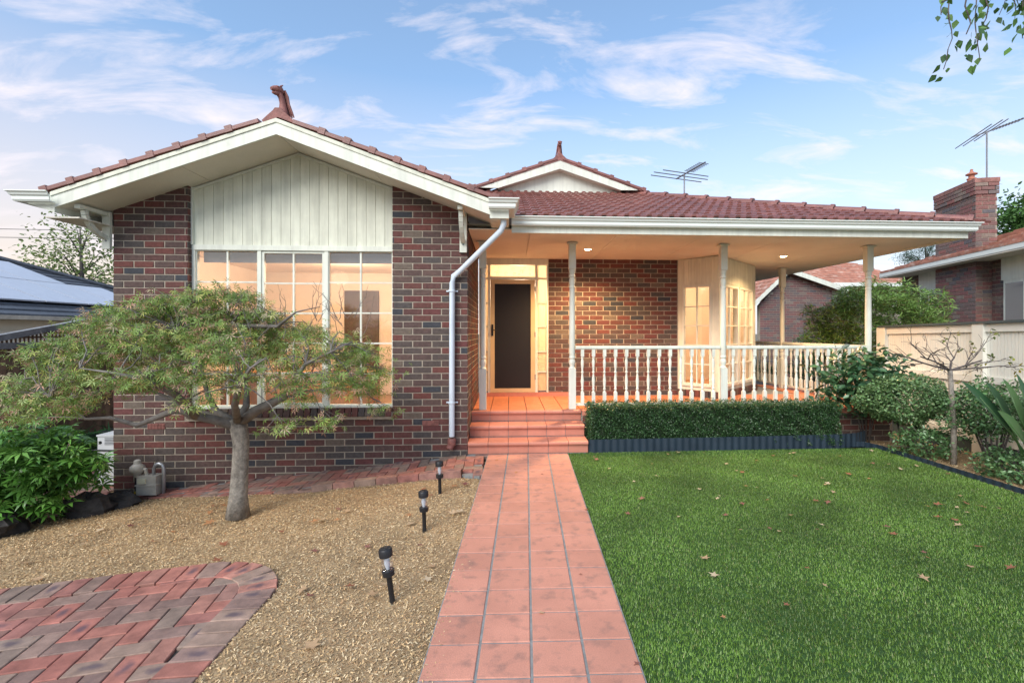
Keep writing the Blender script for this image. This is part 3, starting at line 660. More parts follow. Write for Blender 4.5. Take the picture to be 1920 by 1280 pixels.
while y < GYY - .05:
    xh = HX - (y - RY0) - .12; xl = max(-.62, -.30 - (y-6.4)*.35); n = int((xh - xl)/.3); xs0 = xh - n*.3 - (0.0)
    x = -0.6 + (.0)
    x = xl - (xl + 6.0) % .3
    while x < xh:
        if x > xl - .05:
            o = link_mesh("roof_tile", tme, None); o.location = (x, y, fz(y) + .004); o.rotation_euler = (ang + random.uniform(-.006, .006), random.uniform(-.006,.006), random.uniform(-.008,.008)); setp(o, mroof)
        x += .3
    y += ex_; r += 1
# hip caps
cap = MB(); hp = [(-.10,-.045),(-.07,.01),(-.03,.035),(.03,.035),(.07,.01),(.10,-.045)]
cap.extrude([(x, 0, z) for x, z in hp], (0, .40, 0)); cap.extrude([(x*1.14, -.012, z*1.15+.008) for x, z in hp], (0, .055, 0)); capm = cap.mesh("hip_cap", ROOFT)
hd_ = Vector((-1, 1, TS)).normalized(); L_ = 3.82*math.sqrt(2 + TS*TS); n = 13
for k in range(n):
    p = Vector((HX-.06, RY0+.02, RZ0+.055)) + hd_ * (L_/n*k); o = link_mesh("hip_cap", capm, None); o.matrix_basis = Matrix.Translation(p) @ hd_.to_track_quat('Y', 'Z').to_matrix().to_4x4() @ Matrix.Rotation(R(-2.5), 4, 'X'); setp(o, mroof)
# the small gable above
gy = GYY - .22
gab = MB().extrude([(GX0+.25, GYY-.03, fz(GYY)-.02), (GX1-.25, GYY-.03, fz(GYY)-.02), (GCX, GYY-.03, RIDZ-.12)], (0, .05, 0)).build("gablet", CREAM, house)
for sgn in (-1, 1):
    q = GCX + sgn*(GX1-GCX+.03); zt_ = RIDZ + .02; zl = fz(GYY) + .02
    MB().extrude([(GCX, gy, zt_), (q, gy, zl), (q - sgn*.36, gy, zl-.005), (GCX, gy, zt_-.17)], (0, .03, 0)).build("barge_board", CREAM, gab)
    MB().extrude([(GCX, gy+.03, zt_-.17), (q - sgn*.36, gy+.03, zl-.01), (q - sgn*.36, gy+.03, zl+.005), (GCX, gy+.03, zt_-.155)], (0, .17, 0)).build("soffit_panel", SOFFIT, gab)
    MB().extrude([(GCX, gy-.01, zt_+.045), (q+sgn*.1, gy-.01, zl+.015), (q+sgn*.1, gy-.01, zl-.03), (GCX, gy-.01, zt_)], (0, .4, 0)).build("verge_edge", ROOFT, gab)
    for k in range(5):
        d = .24 + k*.335; xx = GCX + sgn*d; o = link_mesh("verge_tile", vtm, None); o.location = (xx, gy+.03, zt_ - TS*d + .055); o.rotation_euler = (0, (math.atan(TS)-.035)*sgn, 0); o.scale = (-sgn, 1, 1); setp(o, gab)
finial((GCX, gy+.06, RIDZ+.075), 0.60, R(2), "slender terracotta finial with round head atop the small rear gable", 0)
# front gutter, fascia and beam
VG = [(HX-.10, 17), (HX-.10, 6.40), (0.03, 6.40)]
MB().sweep(GP, VG, 3.085).build("gutter", GUTTER, mroof)
MB().sweep([(-.03,-.20),(0,-.20),(0,-.02),(-.03,-.02)], VG, 3.085).build("fascia", CREAM, mroof)
ceil_z = lambda y: 2.93 - (y - 6.5) * (0.05/2.15) if y < 8.65 else 2.88
# veranda ceiling sheets
vc = MB().add([(WX1, 6.43, 3.0), (HX-.13, 6.43, 3.0), (HX-.13, 16, 2.95), (WX1, 16, 2.95)], [(0,3,2,1)]).build("veranda_ceiling", SOFFIT, house)
xs = [WX1+.005, 0.28, 1.48, 2.70, 3.92, 5.14, HX-.135]
for i in range(6):
    for (ya, yb) in ((6.435, 8.66), (8.664, 11.6), (11.604, 16)):
        if i < 3 and ya > 8.6: continue
        MB().add([(xs[i]+.003, ya, ceil_z(ya)), (xs[i+1]-.003, ya, ceil_z(ya)), (xs[i+1]-.003, yb, ceil_z(yb)), (xs[i]+.003, yb, ceil_z(yb)), (xs[i]+.003, ya, ceil_z(ya)+.012), (xs[i+1]-.003, ya, ceil_z(ya)+.012), (xs[i+1]-.003, yb, ceil_z(yb)+.012), (xs[i]+.003, yb, ceil_z(yb)+.012)],
                 [(0,3,2,1),(4,5,6,7),(0,1,5,4),(1,2,6,5),(2,3,7,6),(3,0,4,7)]).build("ceiling_panel", SOFFIT, vc)
# downlights
DLM = emit("downlight_lens", (1.0, 0.72, 0.38), 40)
def downlight(x, y, power):
    root = empty("downlight", (x, y, ceil_z(y)), "lit round downlight in the veranda ceiling " + ("beside the entrance door" if x < 2 else "outside the bay window"), "downlight")
    z = ceil_z(y); MB().lathe([(.05, z-.003), (.058, z-.008), (.058, z+.004)], 20, Matrix.Translation((x, y, 0)), cap=False).build("trim_ring", CREAM, root)
    MB().lathe([(.001, z-.006), (.05, z-.006)], 20, Matrix.Translation((x, y, 0)), cap=False).build("lens", DLM, root)
    l = bpy.data.lights.new("lamp", 'SPOT'); l.energy = power; l.color = (1.0, 0.62, 0.30); l.spot_size = R(145); l.spot_blend = 0.7; l.shadow_soft_size = .05
    lo = bpy.data.objects.new("lamp", l); COL.objects.link(lo); lo.location = (x, y, z-.03); setp(lo, root)
for (px, py, pw) in ((1102, 468, 180), (1469, 480, 95)):
    p = on_z(px, py, 2.895); downlight(p.x, p.y, pw)
# ---- veranda floor, steps
slab = MB().box(1.045, 5.78, 7.06, 16, -.1, ZF-.022); slab.box(WX1-.02, 1.045, 7.10, 9, -.1, ZF-.022)
slab = slab.build("veranda_floor", GROUT, house)
tv = MB().cbox(Matrix.Rotation(R(-90), 4, 'X'), .003, .257, -.004, .018, .003, .257, .003).mesh("tile", VERT)
ny = 0
for i in range(24):
    for j in range(6 if i < 14 else 12):
        x = WX1 + .005 + i*.2633; y = 7.07 + j*.262
        if y > YD-.1 and x < 5.05: continue
        o = link_mesh("tile", tv, None); o.location = (x, y, ZF-.006); setp(o, slab); ny += 1
bw_ = MB().box(1.05, 5.76, 7.045, 7.06, -.1, ZF-.03).build("plinth", MORTAR, house)
M = wall_frame((1.05, 7.036), (1, 0)); brick_part(bw_, M, bricks(M, 4.7, -.05, .34), 0)
ned = MB(); 
for i in range(18):
    x = 1.05 + i*.2633; MB().box(x+.003, x+.26, 7.015, 7.068, ZF-.075, ZF-.004).build("edge_tile", STEPT, slab)
steps = MB(); SX0, SX1 = WX1+.0, 1.04
SY = [6.43, 6.75, 7.07]; SZ = [.155, .31, ZF]
for k in range(3): steps.box(SX0+.01, SX1-.005, SY[k]+.006, 7.07 if k < 2 else 7.075, -.1 if k == 0 else SZ[k-1]-.03, SZ[k]-.02)
steps = steps.build("steps", GROUT, house)
sw_ = (SX1-SX0)/6
nose = MB(); npf = [(0,-.046),(.012,-.05),(.03,-.046),(.036,-.028),(.03,-.008),(.014,0),(-.30,0),(-.30,-.018),(0,-.018)]
for k in range(3):
    d = .32 if k < 2 else .05
    for i in range(6):
        x = SX0 + i*sw_; o = MB().extrude([(x+.003, SY[k]-o_ if o_ > -.29 else SY[k]+min(.30, d), SZ[k]+dz) for o_, dz in npf], (sw_-.006, 0, 0)).build("step_tile", STEPT, steps)
        MB().box(x+.003, x+sw_-.003, SY[k]-.002, SY[k]+.008, (0.002 if k == 0 else SZ[k-1]+.004), SZ[k]-.05).build("riser_tile", STEPT, steps)
MB().box(SX0, SX1, 8.60, 8.66, ZF-.01, .525).build("door_step", STEPT, house)

# ---- posts and balustrade
def turned(prof, sq0, sq1, hs, zoff=0):
    pass
def post_mesh():
    z1 = 2.47; b = MB(); b.box(-.05, .05, -.05, .05, 0, .62-.03)
    hgt_ = 2.44
    prof = [(.046,.58),(.05,.60),(.038,.615),(.034,.63),(.046,.66),(.048,.70),(.036,.73),(.048,.745),(.048,.765),(.038,.78),(.044,.82),(.045,1.15),(.042,1.60),(.040,1.78),(.046,1.785),(.046,1.80),(.036,1.815),(.044,1.86),(.044,1.90),(.034,1.935),(.046,1.945),(.046,1.965),(.036,1.98),(.046,2.02),(.05,2.05)]
    b.lathe(prof, 16); b.extrude([(-.03,-.03,2.0),(.03,-.03,2.0),(.03,.03,2.0),(-.03,.03,2.0)], (0,0,.1)); b.box(-.05, .05, -.05, .05, 2.06, 2.455)
    return b
pm = post_mesh(); pm.sm = True; pme = pm.mesh("veranda_post", CREAM); pme.set_sharp_from_angle(angle=R(40))
for i, (x, y) in enumerate([(-.385, YP), (.927, YP), (3.215, YP), (5.5, YP), (5.5, 9.57), (5.5, 12.2)]):
    o = link_mesh("veranda_post", pme, None); o.location = (x, y, ZF); o.scale = (1, 1, (ceil_z(y)-ZF)/2.455); setp(o, house)
    cp = MB().box(x-.075, x+.075, y-.075, y+.075, ceil_z(y)-.03, ceil_z(y)-.012).build("post_cap", CREAM, o)
bal = MB(); bal.box(-.024,.024,-.024,.024,0,.16); bal.box(-.024,.024,-.024,.024,.69,.80)
bal.lathe([(.022,.155),(.024,.165),(.014,.18),(.014,.19),(.022,.20),(.022,.212),(.015,.225),(.024,.30),(.025,.33),(.014,.42),(.013,.44),(.021,.45),(.021,.462),(.013,.475),(.014,.49),(.024,.58),(.024,.61),(.015,.655),(.021,.665),(.021,.677),(.015,.687),(.022,.70)], 10)
bal.sm = True; balm = bal.mesh("baluster", CREAM); balm.set_sharp_from_angle(angle=R(40))
def balustrade(p, q, n, label):
    p, q = Vector(p), Vector(q); d = (q-p).normalized(); a = math.atan2(d.y, d.x); L0 = (q-p).length
    root = empty("balustrade", (*p, ZF), label, "balustrade", None)
    M = Matrix.Translation((*p, ZF)) @ Matrix.Rotation(a, 4, 'Z')
    b = MB(); b.obox(M, .05, L0-.05, -.035, .035, .885, .905); b.obox(M, .05, L0-.05, -.028, .028, .905, .925); b.obox(M, .05, L0-.05, -.022, .022, .872, .885); b.build("handrail", CREAM, root)
    MB().obox(M, .05, L0-.05, -.022, .022, .045, .08).build("bottom_rail", CREAM, root)
    for k in range(n):
        o = link_mesh("baluster", balm, None); o.matrix_basis = M @ Matrix.Translation((.05 + (L0-.1)*(k+.62)/(n+.24), 0, .078)); setp(o, root)
balustrade((.927, YP), (3.215, YP), 13, "white turned balustrade in front of the brick entrance wall")
balustrade((3.215, YP), (5.5, YP), 13, "white turned balustrade between the bay window and the fence corner post")
balustrade((5.5, YP), (5.5, 9.57), 14, "turned balustrade along the short side of the veranda, lit orange")
balustrade((5.5, 9.57), (5.5, 12.2), 15, "turned balustrade farther down the side veranda past the slim post")

# ---- entrance door
dr = MB(); yd = YD - .0
A = lambda px: on_y(px, 600, YD).x
Z_ = lambda py: on_y(960, py, YD).z
fr = [(DX0, A(897)+.0)]
dr.box(DX0, DX0+.03, yd-.02, yd+.08, .525, 2.88); dr.box(A(1028)-.03, DX1, yd-.02, yd+.08, .525, 2.88)
dr.box(A(915)-.0, A(919), yd-.02, yd+.08, .525, 2.88-.1); dr.box(A(1003.5), A(1008), yd-.02, yd+.08, .525, 2.88-.1)
dr.box(DX0+.03, A(1028)-.03, yd-.022, yd+.08, 2.77, 2.88); dr.box(A(919), A(1003.5), yd-.02, yd+.07, Z_(524), Z_(519))
dframe = dr.build("door_frame", CREAM, house)
d = MB(); x0, x1, z0, z1 = A(919)+.004, A(1003.5)-.004, .53, Z_(524)-.004; w = .075
d.box(x0, x0+w, yd-.028, yd+.01, z0, z1); d.box(x1-w, x1, yd-.028, yd+.01, z0, z1); d.box(x0+w, x1-w, yd-.028, yd+.01, z1-w, z1); d.box(x0+w, x1-w, yd-.028, yd+.01, z0, z0+w*.9)
door = d.build("door", GOLD, house); MB().box(x0+w, x1-w, yd-.012, yd-.006, z0+w*.9, z1-w).build("security_mesh", SCREEN, door)
h = MB(); h.box(x0+.02, x0+.055, yd-.04, yd-.028, 1.52, 1.72); h.tube([(x0+.037, yd-.04, 1.62), (x0+.037, yd-.075, 1.62), (x0+.12, yd-.075, 1.62)], .009, 8); h.build("handle", BLACKP, door)
for zz in (.75, 1.5, 2.3): MB().box(x1-.006, x1+.008, yd-.034, yd-.02, zz, zz+.09).build("hinge", ALU, door)
zr = [.535, Z_(676), Z_(638), Z_(588), Z_(543), Z_(519)]
zr = [.535, Z_(697), Z_(659), Z_(612), Z_(568), Z_(522)]
for (p, q) in ((DX0+.03, A(915)), (A(1008), A(1028)-.03)):
    for k in range(5):
        MB().box(p+.004, q-.004, yd+.02, yd+.03, zr[k]+.012, zr[k+1]-.012).build("sidelight_pane", OBSC, dframe)
        if k < 4: MB().box(p, q, yd-.005, yd+.05, zr[k+1]-.012, zr[k+1]+.012).build("glazing_bar", CREAM, dframe)
    MB().box(p, q, yd-.005, yd+.05, zr[5]-.012, zr[5]+.014).build("glazing_bar", CREAM, dframe); MB().box(p+.004, q-.004, yd+.02, yd+.03, zr[5]+.016, 2.765).build("sidelight_pane", OBSC, dframe)
MB().box(A(919), A(1003.5), yd+.02, yd+.03, Z_(519)+.004, 2.765).build("transom_pane", OBSC, dframe)
et = MB()                                     # etched rings on the transom glass
for k in range(16):
    cx_ = random.uniform(A(922), A(1000)); cz_ = random.uniform(Z_(519)+.04, 2.73); rr = random.uniform(.012, .026)
    et.tube([(cx_+rr*math.cos(t*.63), yd+.018, cz_+rr*math.sin(t*.63)) for t in range(random.randint(6, 11))], .0022, 4)
et.build("etched_pattern", mat("etching", (0.5,0.40,0.26), rough=.5), dframe)

# ---- bay with tall windows
PA, PB_, PC_ = Vector((3.03, YD)), Vector((3.55, 8.09)), Vector((4.83, 9.36))
bay = MB(); bay_dummy = None
def bay_face(p, q, windows, first):
    d = (q-p); L0 = d.length; M = wall_frame((p.x, p.y), (d.x, d.y)); b = MB()
    zs, zh = ZF+.20, 2.36
    b.obox(M, 0, L0, 0, .09, zh+.05, 2.879)
    edges = [0] + [e for w in windows for e in w] + [L0]
    for i in range(0, len(edges), 2): 
        if edges[i+1]-edges[i] > .005: b.obox(M, edges[i], edges[i+1], 0, .09, zs, zh+.05)
    b.obox(M, 0, L0, .002, .088, ZF+.10, zs)
    wall = b.build("bay_wall", BOARDM, house)
    for k in range(int(L0/.105)): MB().obox(M, k*.105+.002, min(L0, (k+1)*.105)-.002, -.008, 0, zh+.065, 2.86).build("board", BOARDM, wall)
    pl = MB(); s = 0                       # brick plinth
    while s < L0:
        pl.cur = BRICKPAL[choose()]; pl.cbox(M, s+.004, min(L0, s+.08), -.045, .08, ZF, ZF+.11, .004); s += .085
    pl.build("plinth_bricks", BRICK, wall)
    for (a, c) in windows:
        f = MB(); t = .03
        f.obox(M, a, a+t, -.012, .06, zs, zh+.05); f.obox(M, c-t, c, -.012, .06, zs, zh+.05); f.obox(M, a+t, c-t, -.012, .06, zh+.01, zh+.05); f.obox(M, a-.01, c+.01, -.025, .06, zs-.02, zs+.03)
        xm = (a+c)/2; f.obox(M, xm-.009, xm+.009, 0, .04, zs+.03, zh+.01)
        for k in range(1, 5):
            zz = zs+.03 + (zh-zs-.02)*k/5
            for (u, v) in ((a+t, xm-.009), (xm+.009, c-t)): f.obox(M, u, v, .002, .038, zz-.008, zz+.008)
        wn = f.build("window", CREAM, house)
        for k in range(5):
            za = zs+.03 + (zh-zs-.02)*k/5+.008; zb_ = zs+.03 + (zh-zs-.02)*(k+1)/5-.008
            for (u, v) in ((a+t, xm-.009), (xm+.009, c-t)): MB().obox(M, u, v, .018, .022, za, zb_).build("pane", GLASS, wn)
bay_face(PA, PB_, [(.09, .62)], True)
bay_face(PB_, PC_, [(.12, .86), (.92, 1.64)], False)
bs_ = MB().box(PC_.x-.1, PC_.x, PC_.y, 17, 0, 2.9).build("veranda_side_wall", MORTAR, house)
M = wall_frame((PC_.x+.006, PC_.y+.05), (0, 1)); brick_part(bs_, M, bricks(M, 6, ZF, 2.88), 0)

# ---- lit rooms
rm = MB(); 
def room(x0, x1, y0, y1, z0, z1, poly=None):
    b = MB(); b.add([(x0,y1,z0),(x1,y1,z0),(x1,y1,z1),(x0,y1,z1)], [(0,1,2,3)]); b.add([(x0,y0,z0),(x0,y1,z0),(x0,y1,z1),(x0,y0,z1)], [(0,1,2,3)]); b.add([(x1,y0,z0),(x1,y1,z0),(x1,y1,z1),(x1,y0,z1)], [(0,1,2,3)])
    b.add([(x0,y0,z1),(x1,y0,z1),(x1,y1,z1),(x0,y1,z1)], [(0,1,2,3)]); return b
o = room(WX0+.12, WX1-.12, YW+.22, 9.9, .35, 2.75).build("room_wall", PLASTER, house)
MB().box(WX0+.1, WX1-.1, YW+.2, 9.9, .30, .35).build("room_floor", CARPET, house)
MB().box(-3.24, -2.58, 9.84, 9.895, .35, 2.40).build("inner_door", DARKDOOR, o)
MB().box(-4.2, -2.1, 7.4, 8.1, .36, .98).build("sofa", mat("sofa_fabric", (.45,.22,.10), rough=.9, var=.2), o)
o2 = MB(); o2.add([(3.05,8.70,.45),(3.05,11,.45),(3.05,11,2.85),(3.05,8.70,2.85)], [(0,1,2,3)]); o2.add([(3.05,11,.45),(4.72,11,.45),(4.72,11,2.85),(3.05,11,2.85)], [(0,1,2,3)]); o2.add([(3.05,8.72,2.86),(3.55,8.22,2.86),(4.72,9.38,2.86),(4.72,11,2.86),(3.05,11,2.86)], [(0,1,2,3,4)]); o2.add([(4.72,9.4,.45),(4.72,11,.45),(4.72,11,2.85),(4.72,9.4,2.85)], [(0,1,2,3)])
o2 = o2.build("room_wall", PLASTER, house); MB().extrude([(3.1,8.75,.47),(3.55,8.25,.47),(4.72,9.4,.47),(4.72,11,.47),(3.1,11,.47)], (0,0,.03)).build("room_floor", CARPET, house)
pf = MB(); 
for (a, b, c, e) in ((0,.36,0,.03),(0,.36,.5,.53),(0,.03,.03,.5),(.33,.36,.03,.5)): pf.box(3.06, 3.075, 9.5+a, 9.5+b, 1.45+c, 1.45+e)
pf.build("picture_frame", DARKDOOR, o2)
hall = room(DX0, DX1+1, YD+.15, YD+2.2, .45, 2.86).build("room_wall", PLASTER, house)
def lamp(name, loc, e, col=(1.0, .74, .52), r=.12):
    l = bpy.data.lights.new(name, 'POINT'); l.energy = e; l.color = col; l.shadow_soft_size = r; o = bpy.data.objects.new(name, l); COL.objects.link(o); o.location = loc; return o
lamp("room_lamp", (-2.7, 8.0, 2.45), 44); lamp("room_lamp", (3.9, 9.7, 2.5), 18); lamp("hall_lamp", (.2, 9.6, 2.4), 34)
# ---- downpipe
dp = empty("downpipe", (-.05, 6.2, 0), "pale blue downpipe running from the eave corner down the brick pier", "downpipe")
px_ = lambda a, b, y: tuple(on_y(a, b, y))
top = Vector((-.06, 5.98, 2.93)); y2 = YW-.06
pts = [(-.07, 5.98, 3.0), (-.07, 5.98, 2.90), (-.10, 6.0, 2.83), px_(862, 509, y2-.02), px_(850, 518, y2), px_(848, 530, y2), px_(847, 818, y2)]
MB().tube(pts, .036, 12).build("pipe", PIPE, dp, smooth=True, angle=50)
for zz in (2.12, .68): 
    p = on_y(847, 600, y2); MB().lathe([(.04,-.012),(.044,-.01),(.044,.01),(.04,.012)], 14, Matrix.Translation((p.x, y2, zz))).box(p.x-.075, p.x+.075, YW-.012, YW-.004, zz-.01, zz+.01).build("pipe_clip", PIPE, dp)
p = on_y(847, 820, y2); MB().lathe([(.05,.0),(.055,.02),(.055,.07),(.045,.09)], 12, Matrix.Translation((p.x, y2, p.z-.10))).tube([(p.x, y2, p.z-.08), (p.x-.03, y2-.01, p.z-.14)], .045, 10).build("pipe_socket", TERRA, dp, smooth=True, angle=40)
# ================================================================ GARDEN
def shrub(name, c, rad, n, size, pal, label, cat="shrub", tmpl=LEAF, m=None, stems=5, base=None, lump=.18, group=None, up=.5, shell=.45, seed=0, flat=0.0, soff=.03, stem_r=.012):
    rg = np.random.default_rng(seed + 11); c = np.array(c, float); rad = np.array(rad, float); base = np.array(base if base is not None else (c[0], c[1], c[2]-rad[2]), float)
    root = empty(name, tuple(base), label, cat, group)
    v = rg.normal(size=(n, 3)); v /= np.linalg.norm(v, axis=1, keepdims=True)
    ph = rg.uniform(0, 6.28, 6); lm = 1 + lump*(np.sin(5*v[:,0]+ph[0]+3*v[:,2])*np.sin(6*v[:,1]+ph[1]) + .6*np.sin(9*v[:,2]+7*v[:,0]+ph[2]) + .5*np.sin(13*v[:,0]-8*v[:,1]+ph[3]))
    if flat: v[:,2] = np.sign(v[:,2])*np.abs(v[:,2])**(1-flat)
    r = (1 - shell*rg.random(n)**1.5) * lm; P = c + v*rad*r[:,None]; P = P[P[:,2] > base[2]+.02]
    V, Fc, col = scatter(P, *tmpl, size, None, pal, up)
    setp(link_mesh("foliage", np_mesh("foliage", V, Fc, m or LEAFM, col), None), root)
    sb = MB()
    for k in range(stems):
        a = rg.uniform(0, 6.28); e = rg.uniform(.35, .8); tip = c + np.array([math.cos(a)*rad[0]*e, math.sin(a)*rad[1]*e, rad[2]*rg.uniform(-.1, .6)])
        b0 = base + np.array([math.cos(a)*soff, math.sin(a)*soff, -.02]); mid = b0*.45 + tip*.55 + np.array([math.cos(a)*-.05, 0, .05])
        sb.tube([b0, mid, tip], [stem_r, stem_r*.8, stem_r*.4], 6)
        for q in range(4):
            t2 = mid*.5 + tip*.5 + rg.normal(size=3)*rad*.35; sb.tube([mid, t2], [stem_r*.5, stem_r*.25], 5)
    sb.build("stems", TWIG, root, smooth=True); return root
G1 = [(0.062, 0.144, 0.037), (0.081, 0.181, 0.048), (0.045, 0.106, 0.03), (0.119, 0.237, 0.069), (0.15, 0.275, 0.088)]
# clipped box hedge
def hedge():
    root = empty("box_hedge", (2.9, 6.75, 0), "clipped dark green box hedge in front of the veranda balusters", "hedge")
    x0, x1, y0, y1, z1 = 1.10, 4.62, 6.56, 6.98, .60
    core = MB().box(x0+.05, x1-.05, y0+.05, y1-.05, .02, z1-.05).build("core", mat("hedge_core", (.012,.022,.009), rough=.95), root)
    n = 62000; f = rng.choice(4, n, p=[.62,.26,.06,.06]); u, w = rng.random(n), rng.random(n); P = np.zeros((n, 3))
    wob = lambda a, b: .022*np.sin(a*7+b*5) + .018*np.sin(a*17+2*b)
    d = .05*rng.random(n)**1.4
    s = f == 0; P[s] = np.stack([x0+(x1-x0)*u[s], y0+wob(u[s]*8, w[s]*3)+d[s], .02+(z1-.02)*w[s]], 1)
    s = f == 1; P[s] = np.stack([x0+(x1-x0)*u[s], y0+(y1-y0)*w[s], z1+wob(u[s]*8, w[s])-d[s]+.012*rng.normal(size=s.sum())], 1)
    s = f == 2; P[s] = np.stack([x1+wob(u[s]*3, w[s]*3)-d[s], y0+(y1-y0)*u[s], .02+(z1-.02)*w[s]], 1)
    s = f == 3; P[s] = np.stack([x0-wob(u[s]*3, w[s]*3)+d[s], y0+(y1-y0)*u[s], .02+(z1-.02)*w[s]], 1)
    q = [(0,0,0),(-.3,.5,.08),(.3,.5,.08),(0,1,0)]
    V, Fc, c = scatter(P, q, [(0,2,1),(1,2,3)], .0185, None, [(.030,.078,.028),(.040,.10,.034),(.056,.13,.044),(.085,.175,.06),(.022,.054,.02)], .4)
    setp(link_mesh("foliage", np_mesh("foliage", V, Fc, GLOSSLEAF, c), None), root)
hedge()
# corrugated edging
def edging(name, pts, z0, z1, amp, label):
    b = MB(); P = []; acc = 0
    for i in range(len(pts)-1):
        a, c = Vector(pts[i]), Vector(pts[i+1]); n = max(1, int((c-a).length/.011)); d = (c-a)/n; nn = Vector((-d.y, d.x)).normalized()
        for k in range(n + (1 if i == len(pts)-2 else 0)): P.append(a + d*k + nn*amp*math.sin(acc*.7)); acc += 1
    m = len(P); b.add([(p.x, p.y, z0) for p in P] + [(p.x, p.y, z1) for p in P], [(i, i+1, m+i+1, m+i) for i in range(m-1)])
    o = b.build(name, EDGING); tag(o, label, "edging"); sd = o.modifiers.new("t", 'SOLIDIFY'); sd.thickness = .004
edging("garden_edging", [(1.05, 6.44), (3.0, 6.49), (4.6, 6.57), (4.9, 6.64), (5.15, 6.80)], -.03, .165, .007, "dark blue corrugated steel edging along the foot of the box hedge")
edging("garden_edging", [(4.75, 6.66), (5.0, 6.62), (5.06, 6.4), (5.07, 4.5), (5.05, 1.0)], -.03, .045, .004, "low dark blue edging strip between lawn and shrub bed")
# shrubs along the cream fence
G2 = [(0.052, 0.13, 0.058), (0.072, 0.169, 0.072), (0.098, 0.208, 0.091), (0.039, 0.098, 0.046)]
shrub("viburnum_shrub", (5.12,6.82,.88), (.66,.34,.47), 1300, .115, G2, "broad-leaved dark green shrub growing against the veranda corner", m=GLOSSLEAF, base=(5.2,6.85,-.03), lump=.22, stems=6, seed=1, up=.8, shell=.6)
GMx = [(.13,.24,.09),(.16,.29,.11),(.10,.18,.07),(.22,.35,.16)]
GM = [(0.094, 0.2, 0.075), (0.125, 0.25, 0.094), (0.069, 0.156, 0.056), (0.175, 0.312, 0.138), (0.056, 0.125, 0.044)]
shrub("round_shrub", (5.33,6.33,.68), (.56,.46,.33), 10500, .040, GMx, "rounded light green small-leaved shrub below the broad-leaved one", base=(5.4,6.4,-.04), seed=2, lump=.07, m=GLOSSLEAF, shell=.3)
shrub("low_shrub", (5.36,6.0,.17), (.38,.3,.20), 1900, .042, GM, "low spreading green shrub under the rounded one by the edging", base=(5.38,6.0,-.05), seed=3, lump=.2, m=GLOSSLEAF)
shrub("round_shrub", (5.80,5.62,.64), (.48,.42,.34), 5600, .042, GM, "open-stemmed small-leaved shrub beside the thin bare tree trunk", base=(5.82,5.55,-.06), seed=4, lump=.2, m=GLOSSLEAF, stems=9, shell=.5)
shrub("low_shrub", (5.62,5.05,.10), (.42,.4,.20), 1900, .045, GM, "low leafy shrub at the foot of the paddle-leaved plant", base=(5.62,5.05,-.06), seed=5, lump=.2, m=GLOSSLEAF)
GB = [(.19,.34,.07),(.25,.42,.10),(.13,.23,.05),(.32,.48,.15),(.16,.14,.05)]
NEEDLE = ([(-.06,0,0),(.06,0,0),(.05,.6,.03),(0,1,0)], [(0,1,2),(0,2,3)])
shrub("bottlebrush_bush", (7.45,9.5,1.52), (1.35,.8,1.02), 30000, .13, GB, "big feathery light green bush behind the corner veranda post", base=(7.3,9.5,-.05), tmpl=NEEDLE, seed=6, lump=.14, stems=14, stem_r=.03, soff=.25, up=1.0, shell=.35)
for i, (x, y, r_) in enumerate([(6.35,12.0,.42),(7.05,12.1,.45),(7.7,12.0,.42)]):
    shrub("small_hedge_bush", (x,y,.42), (r_,.4,.42), 2200, .045, G1, "small clipped green bush in the row beyond the side veranda", group="bushes beyond the side veranda", base=(x,y,-.05), seed=20+i, lump=.08)
shrub("pale_bush", (8.3,13.2,1.1), (.42,.4,.5), 1800, .05, [(.16,.28,.14),(.12,.22,.10)], "pale green round bush against the neighbour's brick gable", base=(8.3,13.2,-.05), seed=30)
# bare young tree
def bare_tree():
    rg = random.Random(5); b0 = Vector((5.46, 5.71, -.06)); root = empty("young_tree", tuple(b0), "thin nearly leafless young tree with forked top before the cream fence", "tree")
    t = MB(); fork = Vector((5.42, 5.72, 1.12)); t.tube([b0, b0*.6+fork*.4+Vector((.02,0,0)), fork], [.036,.030,.026], 8); t.build("trunk", BARK, root, smooth=True)
    br = MB(); tips = []
    def grow(p, d, ln, r, dep):
        q = p + d*ln; m_ = p + d*ln*.5 + Vector((rg.uniform(-.02,.02), rg.uniform(-.02,.02), rg.uniform(-.01,.03))); br.tube([p, m_, q], [r, r*.85, r*.65], 5)
        if dep == 0: tips.append(q); return
        for k in range(3 if dep > 1 else 2):
            nd = (d + Vector((rg.uniform(-.75,.75), rg.uniform(-.75,.75), rg.uniform(-.4,.3)))).normalized(); grow(p.lerp(q, rg.uniform(.4, 1)), nd, ln*rg.uniform(.5, .8), r*.55, dep-1)
    for d in ((-.9,.05,.42), (.97,-.1,.32), (-.5,.5,.22), (.6,.5,.3), (.8,-.4,.12), (-.7,-.45,.2)): grow(fork, Vector(d).normalized(), .40, .013, 3)
    br.build("branches", TWIG, root)
    P = [p for p in tips if p.x > 5.75]; P = np.array([[*(p + Vector((rg.uniform(-.03,.03),)*3))] for p in P for _ in range(2)])
    V, Fc, c = scatter(P, *LEAF, .05, None, [(.30,.26,.04),(.22,.24,.05),(.14,.2,.05)], .6); setp(link_mesh("crown", np_mesh("crown", V, Fc, LEAFM, c), None), root)
bare_tree()
